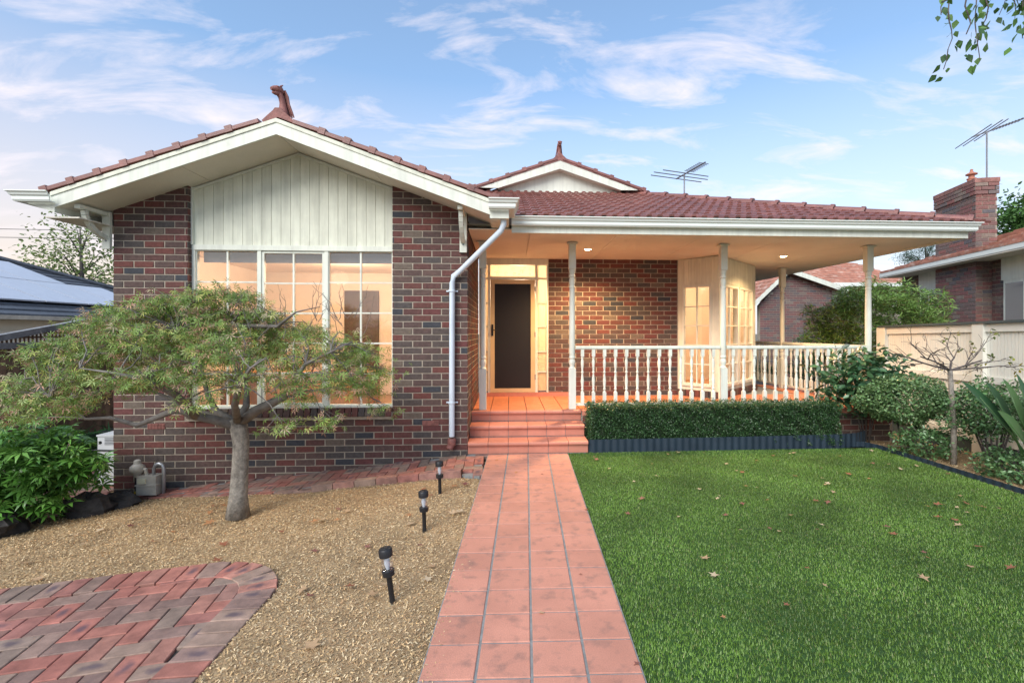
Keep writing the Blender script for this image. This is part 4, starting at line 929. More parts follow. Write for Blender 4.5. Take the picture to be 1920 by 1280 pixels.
# paddle-leaved plant
def strelitzia():
    root = empty("paddle_leaf_plant", (5.72, 4.98, -.06), "tropical plant with large upright paddle leaves by the fence", "plant")
    tips = [(1802,705,5.05),(1848,706,4.95),(1880,700,4.85),(1905,690,5.15),(1925,705,4.7),(1960,690,5.0),(1870,760,4.7),(1935,770,4.6),(1990,720,4.8)]
    for i, (px, py, Y) in enumerate(tips):
        tip = on_y(px, py, Y); b0 = Vector((5.72 + .05*math.cos(i*2.1), 4.98 + .05*math.sin(i*2.1), -.05)); st = b0.lerp(tip, .42) + Vector((0, 0, .10))
        d = (tip - st); L0 = d.length; d.normalize(); sd = d.cross(Vector((.3, -.9, .25))).normalized(); nr = sd.cross(d)
        lf = MB(); n = 10; vs = []
        for k in range(n+1):
            t = k/n; w = .085*math.sin(math.pi*min(1, t*.93+.07))**.7 * (1 - .25*t); c = st + d*L0*t + Vector((0,0,-.05*t*t)) + nr*.0
            vs += [c - sd*w + nr*.035*(w/.085), c, c + sd*w + nr*.035*(w/.085)]
        lf.cur = random.choice([(.035,.10,.045),(.05,.13,.05),(.045,.115,.06),(.08,.18,.06)])
        lf.add(vs, [(3*k, 3*k+1, 3*k+4, 3*k+3) for k in range(n)] + [(3*k+1, 3*k+2, 3*k+5, 3*k+4) for k in range(n)]); o = lf.build("leaf", GLOSSLEAF, root, smooth=True)
        s = MB(); s.cur = (.07,.15,.05); s.tube([b0, b0.lerp(st, .5) + Vector((0,0,.04)), st, st + d*L0*.6], [.014,.012,.009,.004], 6); s.build("stalk", GLOSSLEAF, root, smooth=True)
strelitzia()
# umbrella-leaf shrub, low plants, rocks at the side passage
g0 = lambda px, py, z: on_z(px, py, z)
pb = g0(70, 968, -.36)
shrub("umbrella_shrub", (pb.x-.08, pb.y, .15), (.62,.5,.47), 850, .12, [(.085,.22,.035),(.12,.29,.05),(.17,.36,.08),(.06,.15,.03)], "bright green shrub with umbrella-like leaf whorls beside the dark rocks", tmpl=palm(8, 6.28*7/8, .13, 1.0, .22), m=GLOSSLEAF, base=(pb.x, pb.y, -.4), seed=9, up=1.4, lump=.2, stems=7, shell=.7)
pb2 = Vector((-6.75, 7.4, -.45))
shrub("strappy_plants", (-6.72, 7.6, -.22), (.26, 1.6, .22), 1500, .22, [(.07,.18,.05),(.10,.23,.07),(.05,.12,.04)], "strappy green ground plants in the bed under the paling fence", cat="plant", tmpl=NEEDLE, base=(-6.7, 7.5, -.48), seed=10, up=1.6, stems=0+1)
def rock(c, r, seed, label):
    rg = random.Random(seed); b = MB(); n, m_ = 12, 8; vs = []
    ph = [rg.uniform(0, 6) for _ in range(4)]
    for i in range(m_+1):
        for j in range(n):
            th = math.pi*i/m_; a = 2*math.pi*j/n; k = 1 + .16*math.sin(3*a+ph[0]+2*th) + .12*math.sin(5*th+ph[1]+a) + rg.uniform(-.07,.07)
            vs.append((c[0] + r[0]*k*math.sin(th)*math.cos(a), c[1] + r[1]*k*math.sin(th)*math.sin(a), c[2] + r[2]*k*math.cos(th)))
    b.add(vs, [(i*n+j, i*n+(j+1) % n, (i+1)*n+(j+1) % n, (i+1)*n+j) for i in range(m_) for j in range(n)]); o = b.build("rock", ROCK, None); tag(o, label, "rock")
r1, r2, r3 = g0(160, 950, -.36), g0(222, 940, -.38), g0(20, 985, -.33)
rock((r1.x, r1.y, -.36), (.30,.2,.15), 1, "large dark basalt rock between the umbrella shrub and the brick wing"); rock((r2.x, r2.y, -.38), (.22,.16,.11), 2, "smaller dark basalt rock by the corner of the brick wing"); rock((r3.x-.2, r3.y, -.36), (.3,.22,.16), 3, "dark basalt rock half hidden under the umbrella shrub")
# grey heater cabinet
hp_ = g0(183, 912, -.455); hx0 = hp_.x; hy = hp_.y
ht = empty("heater_cabinet", (hx0+.25, hy+.2, -.455), "grey metal heater cabinet standing beside the brick wing", "heater"); htop = .21
MB().box(hx0, WX0-.01, hy, hy+.42, -.43, htop).build("body", GREYB, ht); MB().box(hx0-.01, WX0-.01, hy-.01, hy+.43, htop, htop+.02).build("lid", GREYB, ht); MB().box(hx0+.02, WX0-.03, hy+.02, hy+.4, -.455, -.43).build("base", BLACKP, ht)
lv = MB()
for k in range(5): lv.box(hx0+.09, WX0-.03, hy-.005, hy+.002, .10+.02*k, .108+.02*k)
lv.build("vent_slots", ALU, ht)
MB().tube([(hx0-.35, hy-.05, .02), (hx0-.2, hy-.02, .03), (hx0+.02, hy-.008, .03), (hx0+.3, hy-.012, .02)], .011, 6).build("hose", BLACKP, ht); MB().lathe([(.02,-.01),(.02,.004)], 10, Matrix.Translation((hx0+.035, hy, .13)) @ Matrix.Rotation(R(90), 4, 'X')).build("knob", BLACKP, ht)
# gas meter
gm = g0(292, 926, -.40); gx, gy_ = gm.x, YW-.22; gzb = -.36
gr = empty("gas_meter", (gx, gy_, -.42), "beige gas meter with bent silver pipe against the brick wing", "gas meter")
MB().box(gx-.115, gx+.115, gy_-.07, gy_+.07, gzb, gzb+.11).box(gx-.125, gx+.125, gy_-.08, gy_+.08, gzb+.11, gzb+.125).box(gx-.11, gx+.11, gy_-.07, gy_+.07, gzb+.125, gzb+.225).build("body", METER, gr)
MB().box(gx-.09, gx+.0, gy_-.085, gy_-.07, gzb+.14, gzb+.20).build("dial_window", mat("dial", (.62,.62,.48), rough=.3), gr)
MB().tube([(gx+.04,gy_,gzb+.22),(gx+.04,gy_,gzb+.30),(gx+.06,gy_,gzb+.345),(gx+.10,gy_,gzb+.36),(gx+.14,gy_,gzb+.345),(gx+.155,gy_,gzb+.30),(gx+.155,gy_,gzb-.05)], .019, 10).build("outlet_pipe", GALV, gr, smooth=True)
MB().tube([(gx-.165,gy_,gzb-.08),(gx-.165,gy_,gzb+.22)], .017, 8).build("inlet_pipe", BLACKP, gr); MB().lathe([(.02,0),(.021,.03)], 8, Matrix.Translation((gx-.165, gy_, gzb-.0))).build("yellow_band", mat("yellow", (.65,.42,.03)), gr)
MB().lathe([(.03,.20),(.04,.24),(.075,.27),(.08,.30),(.075,.33),(.04,.36),(.035,.40),(.02,.41)], 12, Matrix.Translation((gx-.15, gy_, gzb))).tube([(gx-.17,gy_,gzb+.31),(gx-.05,gy_,gzb+.29),(gx-.04,gy_,gzb+.2)], .02, 8).build("regulator", METER, gr, smooth=True, angle=40)
# solar stake lights
def stake(px, py, lean, label):
    z = hgt(*on_z(px, py, -.08).xy); p = on_z(px, py, z); root = empty("solar_path_light", (p.x, p.y, z), label, "garden light", "solar lights along the path"); root.rotation_euler = (lean[1], lean[0], 0)
    def part(n, prof, m, seg=16): 
        b = MB().lathe(prof, seg); b.build(n, m, root, keep=False, smooth=True, angle=35)
    part("stake", [(.0165,-.05),(.0165,.16),(.02,.165)], BLACKP); part("collar", [(.02,.16),(.036,.168),(.038,.20),(.034,.203)], BLACKP)
    part("lens", [(.032,.203),(.034,.23),(.034,.275),(.031,.285)], glassmat("clear_plastic", (.92,.95,1), .10)); part("reflector", [(.010,.204),(.018,.24),(.016,.283)], GREYB); part("cap", [(.036,.283),(.041,.287),(.041,.325),(.036,.333),(.01,.338)], BLACKP)
stake(736, 1128, (-.13, .02), "leaning black solar stake light standing opposite the paved corner"); stake(796, 996, (-.03, 0), "upright black solar stake light in the middle of the row by the path"); stake(825, 926, (-.02, 0), "black solar stake light nearest the brick kerb and steps")
# ---------------------------------------------------------------- weeping maple
def maple():
    rg = random.Random(3); b0 = on_z(446, 962, -.17); root = empty("maple_tree", tuple(b0), "weeping lace-leaf maple with grey trunk and wide umbrella crown", "tree")
    D = b0.y
    def P(px, py, dy=0): return on_y(px, py, D + dy)
    t = MB(); t.tube([P(446, 968), P(447, 930), P(450, 880), P(452, 830), P(448, 800), P(440, 785)], [.108,.080,.072,.072,.080,.07], 14)
    limbs = [[(448,800,0),(425,793,-.05),(400,786,-.12),(367,780,-.2),(333,767,-.28),(307,777,-.32),(257,797,-.36),(207,783,-.4),(160,785,-.45),(133,765,-.5),(95,745,-.55)],
             [(445,795,0),(483,768,-.08),(507,758,-.14),(533,745,-.2),(553,712,-.25),(573,682,-.3),(620,660,-.35),(660,640,-.4)],
             [(446,790,0),(462,760,.1),(463,733,.2),(458,705,.3),(430,675,.45),(420,640,.5)],
             [(440,790,0),(405,770,.1),(392,745,.15),(378,700,.1),(381,668,.0),(360,640,-.1),(330,620,-.2)],
             [(440,788,0),(470,770,.25),(520,745,.5),(580,720,.7),(640,690,.8)],
             [(440,790,0),(400,780,.3),(340,755,.55),(280,730,.7),(200,710,.8)],
             [(446,792,0),(440,760,-.4),(450,720,-.7),(470,690,-.85),(500,670,-.9)],
             [(367,780,-.2),(330,740,-.55),(280,715,-.75),(220,700,-.8),(150,690,-.8)],
             [(381,668,0),(400,640,.0),(440,610,.05),(520,612,-.1),(555,585,-.15),(600,575,-.15)]]
    pts = []; br = MB()
    for li, l in enumerate(limbs):
        q = [P(*p) for p in l]; r0 = .052 if li < 2 else .04; br.tube(q, [max(.004, r0*(1-.97*i/(len(q)-1))) for i in range(len(q))], 8); pts += q[2:]
    cx_, cy_ = P(388, 700).x, D+.05; cl = []
    tries = 0
    while len(cl) < 260 and tries < 9000:
        tries += 1; rho = math.sqrt(rg.random()); ph = rg.uniform(0, 6.283); x = cx_ + 1.72*rho*math.cos(ph); y = cy_ + 1.0*rho*math.sin(ph)
        zt = 1.98 - .72*rho**2.0 + .06*math.sin(x*5)*math.sin(y*6); z = zt - rg.random()**1.3*(.36 + .14*rho)
        if x > cx_ + .5 and rg.random() < .30: continue
        if x < cx_ - .95 and rg.random() < .45: continue        # thinner towards the entrance side
        if x > cx_ + .55 and z > 1.62 and rg.random() < .75: continue
        cl.append(Vector((x, y, z)))
    P_ = []; 
    for c in cl:
        a = min(pts, key=lambda q: (q - c).length + (0.4 if q.z > c.z+.05 else 0)); m_ = a.lerp(c, .55) + Vector((rg.uniform(-.08,.08), rg.uniform(-.08,.08), rg.uniform(.0,.12)))
        br.tube([a, a.lerp(m_, .5) + Vector((rg.uniform(-.04,.04), 0, rg.uniform(-.03,.04))), m_, c], [.006,.0055,.0045,.0025], 5, cap=False)
        for k in range(3):
            e = c + Vector((rg.uniform(-.14,.14), rg.uniform(-.14,.14), rg.uniform(-.08,.10))); br.tube([m_.lerp(c, .6), e], [.0035,.0018], 4, cap=False)
        n = rg.randint(56, 84) if c.x < cx_ + .5 else rg.randint(30, 54)
        for k in range(n): P_.append((c.x + rg.gauss(0, .085), c.y + rg.gauss(0, .085), c.z + rg.gauss(0, .04) - .02))
    for k in range(26):                                        # bare twigs above the crown
        a = P(rg.uniform(430, 690), rg.uniform(585, 640), rg.uniform(-.3, .3)); d = Vector((rg.uniform(-.7,.9), rg.uniform(-.3,.3), rg.uniform(.4, 1))).normalized()
        for s in range(3):
            e = a + d*rg.uniform(.07,.13); br.tube([a, a.lerp(e,.5)+Vector((rg.uniform(-.015,.015),0,rg.uniform(-.01,.01))), e], [.0045-.001*s,.004-.001*s,.003-.0008*s], 4, cap=False); f = e + (d+Vector((rg.uniform(-.9,.9),0,rg.uniform(-.3,.6)))).normalized()*.07; br.tube([e, f], [.0022,.0012], 4, cap=False); a = e; d = (d + Vector((rg.uniform(-.5,.5),0,rg.uniform(-.2,.4)))).normalized()
    t.build("trunk", BARK, root, smooth=True); br.build("branches", mat("maple_twig", (.17,.155,.14), rough=.85, var=.3, scale=15), root, smooth=True)
    P_ = np.array(P_); n = len(P_); out = P_ - np.array([cx_, cy_, 1.2]); out[:, 2] = -.45*np.linalg.norm(out[:, :2], axis=1) - .12
    t_ = out/np.linalg.norm(out, axis=1, keepdims=True) + rng.normal(size=(n, 3))*.9; t_ /= np.linalg.norm(t_, axis=1, keepdims=True)
    nr = rng.normal(size=(n, 3))*.6 + np.array([0, -.2, 1]); nr -= (nr*t_).sum(1, keepdims=True)*t_; nr /= np.linalg.norm(nr, axis=1, keepdims=True); rot = np.stack([np.cross(t_, nr), t_, nr], 2)
    pal = [(.20,.32,.07),(.16,.27,.06),(.26,.37,.10),(.14,.22,.05),(.32,.37,.08),(.20,.30,.08),(.48,.40,.26),(.50,.30,.20),(.44,.24,.16),(.24,.36,.10),(.30,.38,.14),(.40,.42,.12),(.18,.30,.07),(.22,.34,.08),(.17,.28,.06)]
    V, Fc, c = scatter(P_, *palm(5, 3.3, .075, 1.0, .15), .058, rot, pal); setp(link_mesh("crown", np_mesh("crown", V, Fc, LEAFM, c), None), root)
maple()
# ---------------------------------------------------------------- overhanging birch
def birch():
    rg = random.Random(8); base = Vector((5.9, 3.2, -.08)); root = empty("birch_tree", tuple(base), "birch whose leafy branch tips hang into the sky above the lawn", "tree")
    t = MB(); t.tube([base, (5.92,3.2,1.8), (5.85,3.25,3.6), (5.7,3.3,5.2), (5.6,3.3,6.2)], [.11,.095,.08,.06,.03], 10); t.build("trunk", mat("birch_bark", (.62,.58,.52), rough=.8, var=.3, scale=9), root, smooth=True)
    br = MB(); L_ = []
    def hang(p, ln, r=.006):
        q = p
        for k in range(int(ln/.07)):
            e = q + Vector((rg.uniform(-.03,.02), rg.uniform(-.025,.025), -.07)); br.tube([q, e], [r, r*.85], 4, cap=False); r *= .9
            for s in range(2): L_.append((e.x + rg.uniform(-.05,.05), e.y + rg.uniform(-.05,.05), e.z - rg.uniform(0,.04)))
            q = e
    for a, m_, e in (((5.72,3.3,4.8),(4.6,3.3,4.6),(3.02,3.25,3.9)), ((5.8,3.25,4.2),(4.9,3.2,4.25),(3.6,3.1,3.72)), ((5.7,3.3,5.2),(4.6,3.6,5.0),(3.4,3.6,4.25)), ((5.85,3.2,3.9),(5.0,3.3,4.2),(4.2,3.5,4.1))):
        a, m_, e = Vector(a), Vector(m_), Vector(e); br.tube([a, a.lerp(m_,.5)+Vector((0,0,.06)), m_, m_.lerp(e,.5)+Vector((0,0,.04)), e], [.03,.022,.016,.011,.006], 6)
        for k in range(17):
            u = rg.uniform(.12, 1); p = m_.lerp(e, u) if rg.random() < .75 else a.lerp(m_, u); hang(p + Vector((rg.uniform(-.1,.1), rg.uniform(-.15,.15), 0)), rg.uniform(.2, .62))
    br.build("branches", TWIG, root)
    P_ = np.array(L_); n = len(P_); t_ = rng.normal(size=(n, 3))*.5 + np.array([0, 0, -1]); t_ /= np.linalg.norm(t_, axis=1, keepdims=True); nr = rng.normal(size=(n, 3)); nr -= (nr*t_).sum(1, keepdims=True)*t_; nr /= np.linalg.norm(nr, axis=1, keepdims=True)
    tm = ([(0,0,0),(-.34,.32,.04),(.34,.32,.04),(-.24,.6,.03),(.24,.6,.03),(0,1,-.05)], [(0,2,1),(1,2,3),(2,4,3),(3,4,5)])
    V, Fc, c = scatter(P_, *tm, .062, np.stack([np.cross(t_, nr), t_, nr], 2), [(.06,.14,.03),(.09,.19,.04),(.12,.23,.06),(.05,.11,.04)]); setp(link_mesh("crown", np_mesh("crown", V, Fc, LEAFM, c), None), root)
birch()
# ---------------------------------------------------------------- fallen leaves
fl = []
for c in [(.34,.14,.08),(.26,.11,.09),(.48,.24,.11),(.55,.40,.25),(.62,.50,.34),(.50,.34,.20)]:
    b = MB(); b.cur = c; b.add([(0,-.5,.02),(-.12,-.1,.05),(-.45,.05,.10),(-.14,.18,.05),(-.2,.5,.12),(0,.3,.04),(.22,.5,.10),(.15,.15,.05),(.45,.0,.12),(.12,-.12,.05)], [(0,9,1),(1,3,2),(3,5,4),(5,7,6),(7,9,8),(1,9,7,5,3)]); fl.append(b.mesh("fallen_leaf", LEAFM))
def drop(n, fx, fzz, s0, s1, label, grp):
    for k in range(n):
        x, y = fx(); o = link_mesh("fallen_leaf", random.choice(fl), None); o.location = (x, y, fzz(x, y)); o.rotation_euler = (random.uniform(-.25,.25), random.uniform(-.25,.25), random.uniform(0, 6.28)); s = random.uniform(s0, s1); o.scale = (s, s, s); tag(o, label, "leaf", grp)
def lawn_pt():
    y = 1.6 + 4.75*random.random()**.6; return (random.uniform(max(1.0, path_x(y)+1.2), 4.98), y)
drop(95, lawn_pt, lambda x, y: .016, .035, .085, "dry brown fallen leaf lying on the turf", "fallen leaves on the lawn")
def mul_pt():
    while True:
        y = random.uniform(1.7, 5.4); x = random.uniform(-4.2, path_x(y)-.08)
        if pave_sd(x, y) < -.03: return x, y
drop(46, mul_pt, lambda x, y: hgt(x, y)+.022, .06, .12, "reddish brown fallen leaf lying on the bark mulch", "fallen leaves on the mulch")
drop(8, lambda: (random.uniform(-.2,.7), random.uniform(2, 6.2)), lambda x, y: .008, .03, .06, "small brown leaf lying on the terracotta path", "leaves on the path")
# ================================================================ CREAM FENCE (boundary)
FX = 6.45
cf = empty("cream_fence", (FX, 6.5, 0), "cream panelled boundary fence with dark capping beside the shrub bed", "fence")
ftop = lambda y: 1.70 + (8.17 - y)*.022
def fslab(n, y0, y1, z0, z1, x0, x1, m, flat=True):
    b = MB(); b.add([(x0,y0,z0(y0)),(x1,y0,z0(y0)),(x1,y1,z0(y1)),(x0,y1,z0(y1)),(x0,y0,z1(y0)),(x1,y0,z1(y0)),(x1,y1,z1(y1)),(x0,y1,z1(y1))], [(0,3,2,1),(4,5,6,7),(0,1,5,4),(1,2,6,5),(2,3,7,6),(3,0,4,7)]); return b.build(n, m, cf)
PY = [(7.98, 8.17), (6.25, 6.41), (4.5, 4.66), (2.75, 2.91)]
for (a, b) in PY: fslab("fence_post", a, b, lambda y: -.12, lambda y: ftop(y)-.04, FX-.06, FX+.10, FENCEC)
for i in range(3):
    a, b = PY[i+1][1], PY[i][0]
    fslab("rail", a, b, lambda y: ftop(y)-.15, lambda y: ftop(y)-.045, FX-.03, FX+.06, FENCEC); fslab("rail", a, b, lambda y: .90, lambda y: .99, FX-.03, FX+.06, FENCEC); fslab("rail", a, b, lambda y: .10, lambda y: .20, FX-.03, FX+.06, FENCEC); fslab("plinth", a, b, lambda y: -.14, lambda y: .10, FX+.0, FX+.05, CAPM)
    n = int((b-a)/.045); pn = fslab("panel", a, b, lambda y: .20, lambda y: ftop(y)-.15, FX+.012, FX+.04, FENCEC); g_ = MB()
    for k in range(n):
        y0 = a + (b-a)*k/n + .003; y1 = a + (b-a)*(k+1)/n - .003; g_.box(FX+.004, FX+.013, y0, y1, .201, .899); g_.box(FX+.004, FX+.013, y0, y1, .991, ftop((y0+y1)/2)-.152)
    o = g_.build("panel_grooves", FENCEC, pn); tag(o, kind="stuff")
fslab("capping", 2.7, 8.13, lambda y: ftop(y)-.038, lambda y: ftop(y)-.005, FX-.075, FX+.11, CAPM)
# ================================================================ PALING FENCE with lattice
pfn = empty("paling_fence", (-7.0, 9, -.5), "weathered timber paling fence with sloping lattice top beside the passage", "fence"); XF = -7.0
y = 4.2
while y < 16:
    w = random.uniform(.085, .105); MB().box(XF-.012+random.uniform(0,.008), XF+.006, y, y+w-.004, -.25, 1.36+random.uniform(-.01,.01)).build("paling", PALING, pfn); y += w*.93
MB().box(XF-.03, XF+.03, 4.2, 16, -.52, -.10).build("plinth", DARKWOOD, pfn); MB().box(XF-.04, XF+.05, 4.2, 16, 1.355, 1.44).build("capping_rail", DARKWOOD, pfn)
ltz = lambda y: float(np.interp(y, [6.6, 7.1, 9.2, 9.6, 16], [1.44, 1.47, 1.85, 1.9, 1.9]))
for (a, b) in ((6.6, 7.1), (7.1, 9.2), (9.2, 16)): MB().add([(XF-.04,a,ltz(a)-.01),(XF+.06,a,ltz(a)-.01),(XF+.06,b,ltz(b)-.01),(XF-.04,b,ltz(b)-.01),(XF-.04,a,ltz(a)+.075),(XF+.06,a,ltz(a)+.075),(XF+.06,b,ltz(b)+.075),(XF-.04,b,ltz(b)+.075)], [(0,3,2,1),(4,5,6,7),(0,1,5,4),(1,2,6,5),(2,3,7,6),(3,0,4,7)]).build("lattice_rail", DARKWOOD, pfn)
y = 7.0
while y < 12: MB().box(XF-.004, XF+.004, y, y+.028, 1.44, ltz(y)).build("lattice_slat", PALING, pfn); y += .062
z = 1.50
while z < 1.86: MB().box(XF+.004, XF+.012, 7.05 + max(0, (z-1.47)/.181), 12, z, z+.028).build("lattice_slat", PALING, pfn); z += .062
be = MB().box(-6.46, -6.40, 5.2, 14, -.5, -.37).build("bed_edge_board", DARKWOOD); tag(be, "dark timber edge board of the bed beside the brick passage", "edging")
# ================================================================ NEIGHBOURING HOUSES
def roof_courses(b, p0, p1, q0, q1, n, th=.03):    # stepped tile courses between eave p0-p1 and top q0-q1
    p0, p1, q0, q1 = map(Vector, (p0, p1, q0, q1))
    for k in range(n):
        a, c = k/n, (k+1.25)/n; c = min(1, c); A, B, C, D_ = p0.lerp(q0, a), p1.lerp(q1, a), p1.lerp(q1, c), p0.lerp(q0, c); u = Vector((0, 0, th)); dn = Vector((0,0,-.015))
        b.add([A+u, B+u, C+dn, D_+dn, A+dn, B+dn], [(0,1,2,3),(4,5,1,0)])
nl = empty("neighbour_house", (-13, 15, -.75), "neighbouring house with dark tiled roof covered by solar panels coloured pale with painted sky sheen", "house")
MB().box(-18, -12.4, 5, 23, -.75, 1.95).build("wall", mat("weatherboard", (.62,.58,.48), rough=.7, var=.05), nl)
wb = MB()
for k in range(10): wb.box(-12.4, -12.375, 5, 23, -.6+.25*k, -.6+.25*k+.235)
wb.build("cladding", MATS["weatherboard"], nl)
b = MB(); roof_courses(b, (-12,3,2.0), (-12,22.5,2.0), (-17,8,4.0), (-17,17.2,4.0), 15, .035); roof_courses(b, (-12,22.5,2.0), (-22,22.5,2.0), (-17,17.2,4.0), (-17.1,17.2,4.0), 15); nlr = b.build("roof", SLATE, nl)
MB().tube([(-12,22.5,2.06),(-17,17.2,4.06),(-17,8,4.06)], .09, 6).build("ridge_cap", SLATE, nlr)
MB().sweep([(0,-.10),(.10,-.10),(.12,0),(0,0)], [(-12.05, 23), (-12.05, 3)], 1.99).build("gutter", mat("beige_gutter", (.52,.49,.42), rough=.5), nl)
sl = (4.0-2.0)/5.0; sa = math.atan(sl)
for r_ in range(2):
    for c_ in range(9):
        y0 = 7.5 + c_*1.36; 
        u0 = .85 + r_*1.95
        if y0 + 1.32 > 22.2 - (u0 + 1.9)*.98: continue
        f = lambda u, y, h: (-12 - u*math.cos(sa) - h*math.sin(sa)*-1, y, 2.0 + u*math.sin(sa) + h*math.cos(sa))
        o = MB().add([f(u0,y0,.09), f(u0,y0+1.32,.09), f(u0+1.9,y0+1.32,.09), f(u0+1.9,y0,.09), f(u0,y0,.13), f(u0,y0+1.32,.13), f(u0+1.9,y0+1.32,.13), f(u0+1.9,y0,.13)], [(0,3,2,1),(4,5,6,7),(0,1,5,4),(1,2,6,5),(2,3,7,6),(3,0,4,7)]).build("solar_panel", SOLAR_SHEEN, nl)
# --- brick neighbour beyond the cream fence
nd = Vector((.231, .973, 0)).normalized(); npv = Vector((.973, -.231, 0)).normalized()
nb_ = empty("neighbour_house", (11, 11, -.1), "neighbouring brick house with tall chimney and weathered orange tiled roof", "house")
G0 = Vector((9.17, 8.2, 0)); 
def nP(s, u, z): v = G0 + nd*s + npv*u; return Vector((v.x, v.y, z))
def nquad(mb, s0, s1, u0, u1, z0, z1):     # upright box in the neighbour's frame
    M = Matrix(((nd.x, npv.x, 0, G0.x), (nd.y, npv.y, 0, G0.y), (0, 0, 1, 0), (0, 0, 0, 1))); mb.obox(M, s0, s1, u0, u1, z0, z1); return mb
wl = nquad(MB(), -4, 4.9, .507, 7, -.1, 3.1).build("wall", MORTAR, nb_)
NBP = BRICKPAL
def nbricks(p0, d, length, z0, z1, holes, parent, bright=1.5):
    M = wall_frame(p0, d); mb = MB()
    for (p, q, zc) in bricks(M, length, z0, z1, holes):
        c = BRICKPAL[choose()]; mb.cur = tuple(v*(bright*.75) + o_ for v, o_ in zip(c, (.055,.042,.040))); mb.cbox(M @ Matrix.Translation(((p+q)/2, 0, zc)), -(q-p-JT)/2, (q-p-JT)/2, 0, .03, -(BH-JT)/2, (BH-JT)/2, .003)
    o = mb.build("brickwork", BRICK, parent); tag(o, kind="stuff")
# front (road-side facing) wall along nd: direction chosen so that the outside faces us
a_ = nP(4.9, .5, 0); nbricks((a_.x, a_.y), (-nd.x, -nd.y), 8.9, .3, 3.05, [(.95, 1.75, 1.2, 9), (3.75, 4.85, 1.0, 9)], wl, 1.35)
for (s0, s1, z0) in ((3.15, 3.95, 1.25), (.05, 1.15, 1.05)):
    w = nquad(MB(), s0, s1, .44, .52, z0, 2.62); w = nquad(w, s0-.05, s1+.05, .43, .5, 2.62, 3.1).build("window", CREAM, nb_)
    nquad(MB(), s0+.07, s1-.07, .425, .44, z0+.08, 2.55).build("pane", mat("dark_glass", (.10,.12,.14), rough=.05, var=0, spec=.8), w)
    nquad(MB(), (s0+s1)/2-.02, (s0+s1)/2+.02, .415, .425, z0+.08, 2.55).build("mullion", CREAM, w)
# chimney
chs0, chs1 = 1.55, 2.9
ch = nquad(MB(), chs0+.01, chs1-.01, .21, .59, -.1, 4.70).build("chimney", MORTAR, nb_)
def chim(z0, z1, g):
    A_ = nP(chs1+g, .2-g, 0); nbricks((A_.x, A_.y), (-nd.x, -nd.y), chs1-chs0+2*g, z0, z1, [], ch, 1.75)
    B_ = nP(chs0-g, .2-g, 0); nbricks((B_.x, B_.y), (npv.x, npv.y), .4+2*g, z0, z1, [], ch, 1.75)
    C_ = nP(chs1+g, .6+g, 0); nbricks((C_.x, C_.y), (-npv.x, -npv.y), .4+2*g, z0, z1, [], ch, 1.75)
chim(-.05, 4.45, 0); chim(4.45, 4.72, .025); nquad(MB(), chs0-.03, chs1+.03, .17, .63, 4.70, 4.79).build("chimney_cap", mat("cap_brick", (.26,.13,.11), var=.4, scale=12), ch)
c0 = nP(2.0, .4, 4.79); MB().lathe([(.13,0),(.12,.16),(.14,.17),(.14,.2),(.09,.2),(.09,.32),(.17,.33),(.17,.36),(.06,.42),(.04,.48),(.05,.5),(.02,.53)], 12, Matrix.Translation(c0) @ Matrix.Scale(.62, 4)).build("chimney_pot", mat("pot", (.42,.18,.12), var=.2), ch, smooth=True, angle=40)
b = MB(); roof_courses(b, nP(-4,-.1,3.2), nP(4.8,-.1,3.2), nP(-4,4.5,4.8), nP(1.6,4.5,4.8), 17, .04); roof_courses(b, nP(4.8,-.1,3.2), nP(4.8,7.5,3.2), nP(1.6,4.5,4.8), nP(1.55,4.5,4.8), 17, .04); b.build("roof", NROOF, nb_)
g_ = MB(); A_, B_, C_ = nP(4.85,7,3.2), nP(4.85,-.1,3.2), nP(-4.5,-.1,3.2); g_.sweep([(-.02,-.13),(.09,-.13),(.12,0),(-.02,0)], [(A_.x,A_.y),(B_.x,B_.y),(C_.x,C_.y)][::-1], 3.22)
g_ = MB(); g_.sweep([(-.02,-.13),(.09,-.13),(.12,0),(-.02,0)], [(A_.x,A_.y),(B_.x,B_.y),(C_.x,C_.y)], 3.22); 
MB().sweep([(-.12,-.13),(-.01,-.13),(-.01,0),(-.12,0)], [(C_.x,C_.y),(B_.x,B_.y),(A_.x,A_.y)], 3.22).build("gutter", GUTTER, nb_)
nquad(MB(), -4.4, 4.85, -.08, .5, 3.06, 3.085).build("eave_soffit", SOFFIT, nb_)
# aerial on the neighbour's chimney
def aerial(base, mast, label, s=1.0, turn=0, tilt=R(14)):
    root = empty("roof_aerial", tuple(base), label, "aerial"); base = Vector(base); top = base + Vector((0, 0, mast)); MB().tube([base, top], .016, 6).build("mast", ALU, root)
    M = Matrix.Translation(top) @ Matrix.Rotation(turn, 4, 'Z') @ Matrix.Rotation(-tilt, 4, 'Y'); bm_ = MB(); bm_.obox(M, -.35*s, .85*s, -.012, .012, -.012, .012); bm_.build("boom", ALU, root)
    e = MB()
    for k, (x, l) in enumerate([(-.33,.85),(-.12,.9),(.08,.75)]): e.obox(M, x*s-.008, x*s+.008, -l*s, l*s, -.008+.0, .008)
    for k in range(9): e.obox(M, (.22+.07*k)*s-.005, (.22+.07*k)*s+.005, -.16*s, .16*s, -.006, .006)
    e.build("elements", ALU, root)
pa = on_y(1283, 367, 10.5); aerial((pa.x, 10.5, 3.98), 1.05, "television aerial standing on the tiled roof behind the hip", .8, R(-72), R(4))
pn_ = nP(1.7, .5, 4.75); aerial(tuple(pn_), 1.05, "television aerial strapped to the neighbour's brick chimney", .8, R(-20), R(18))
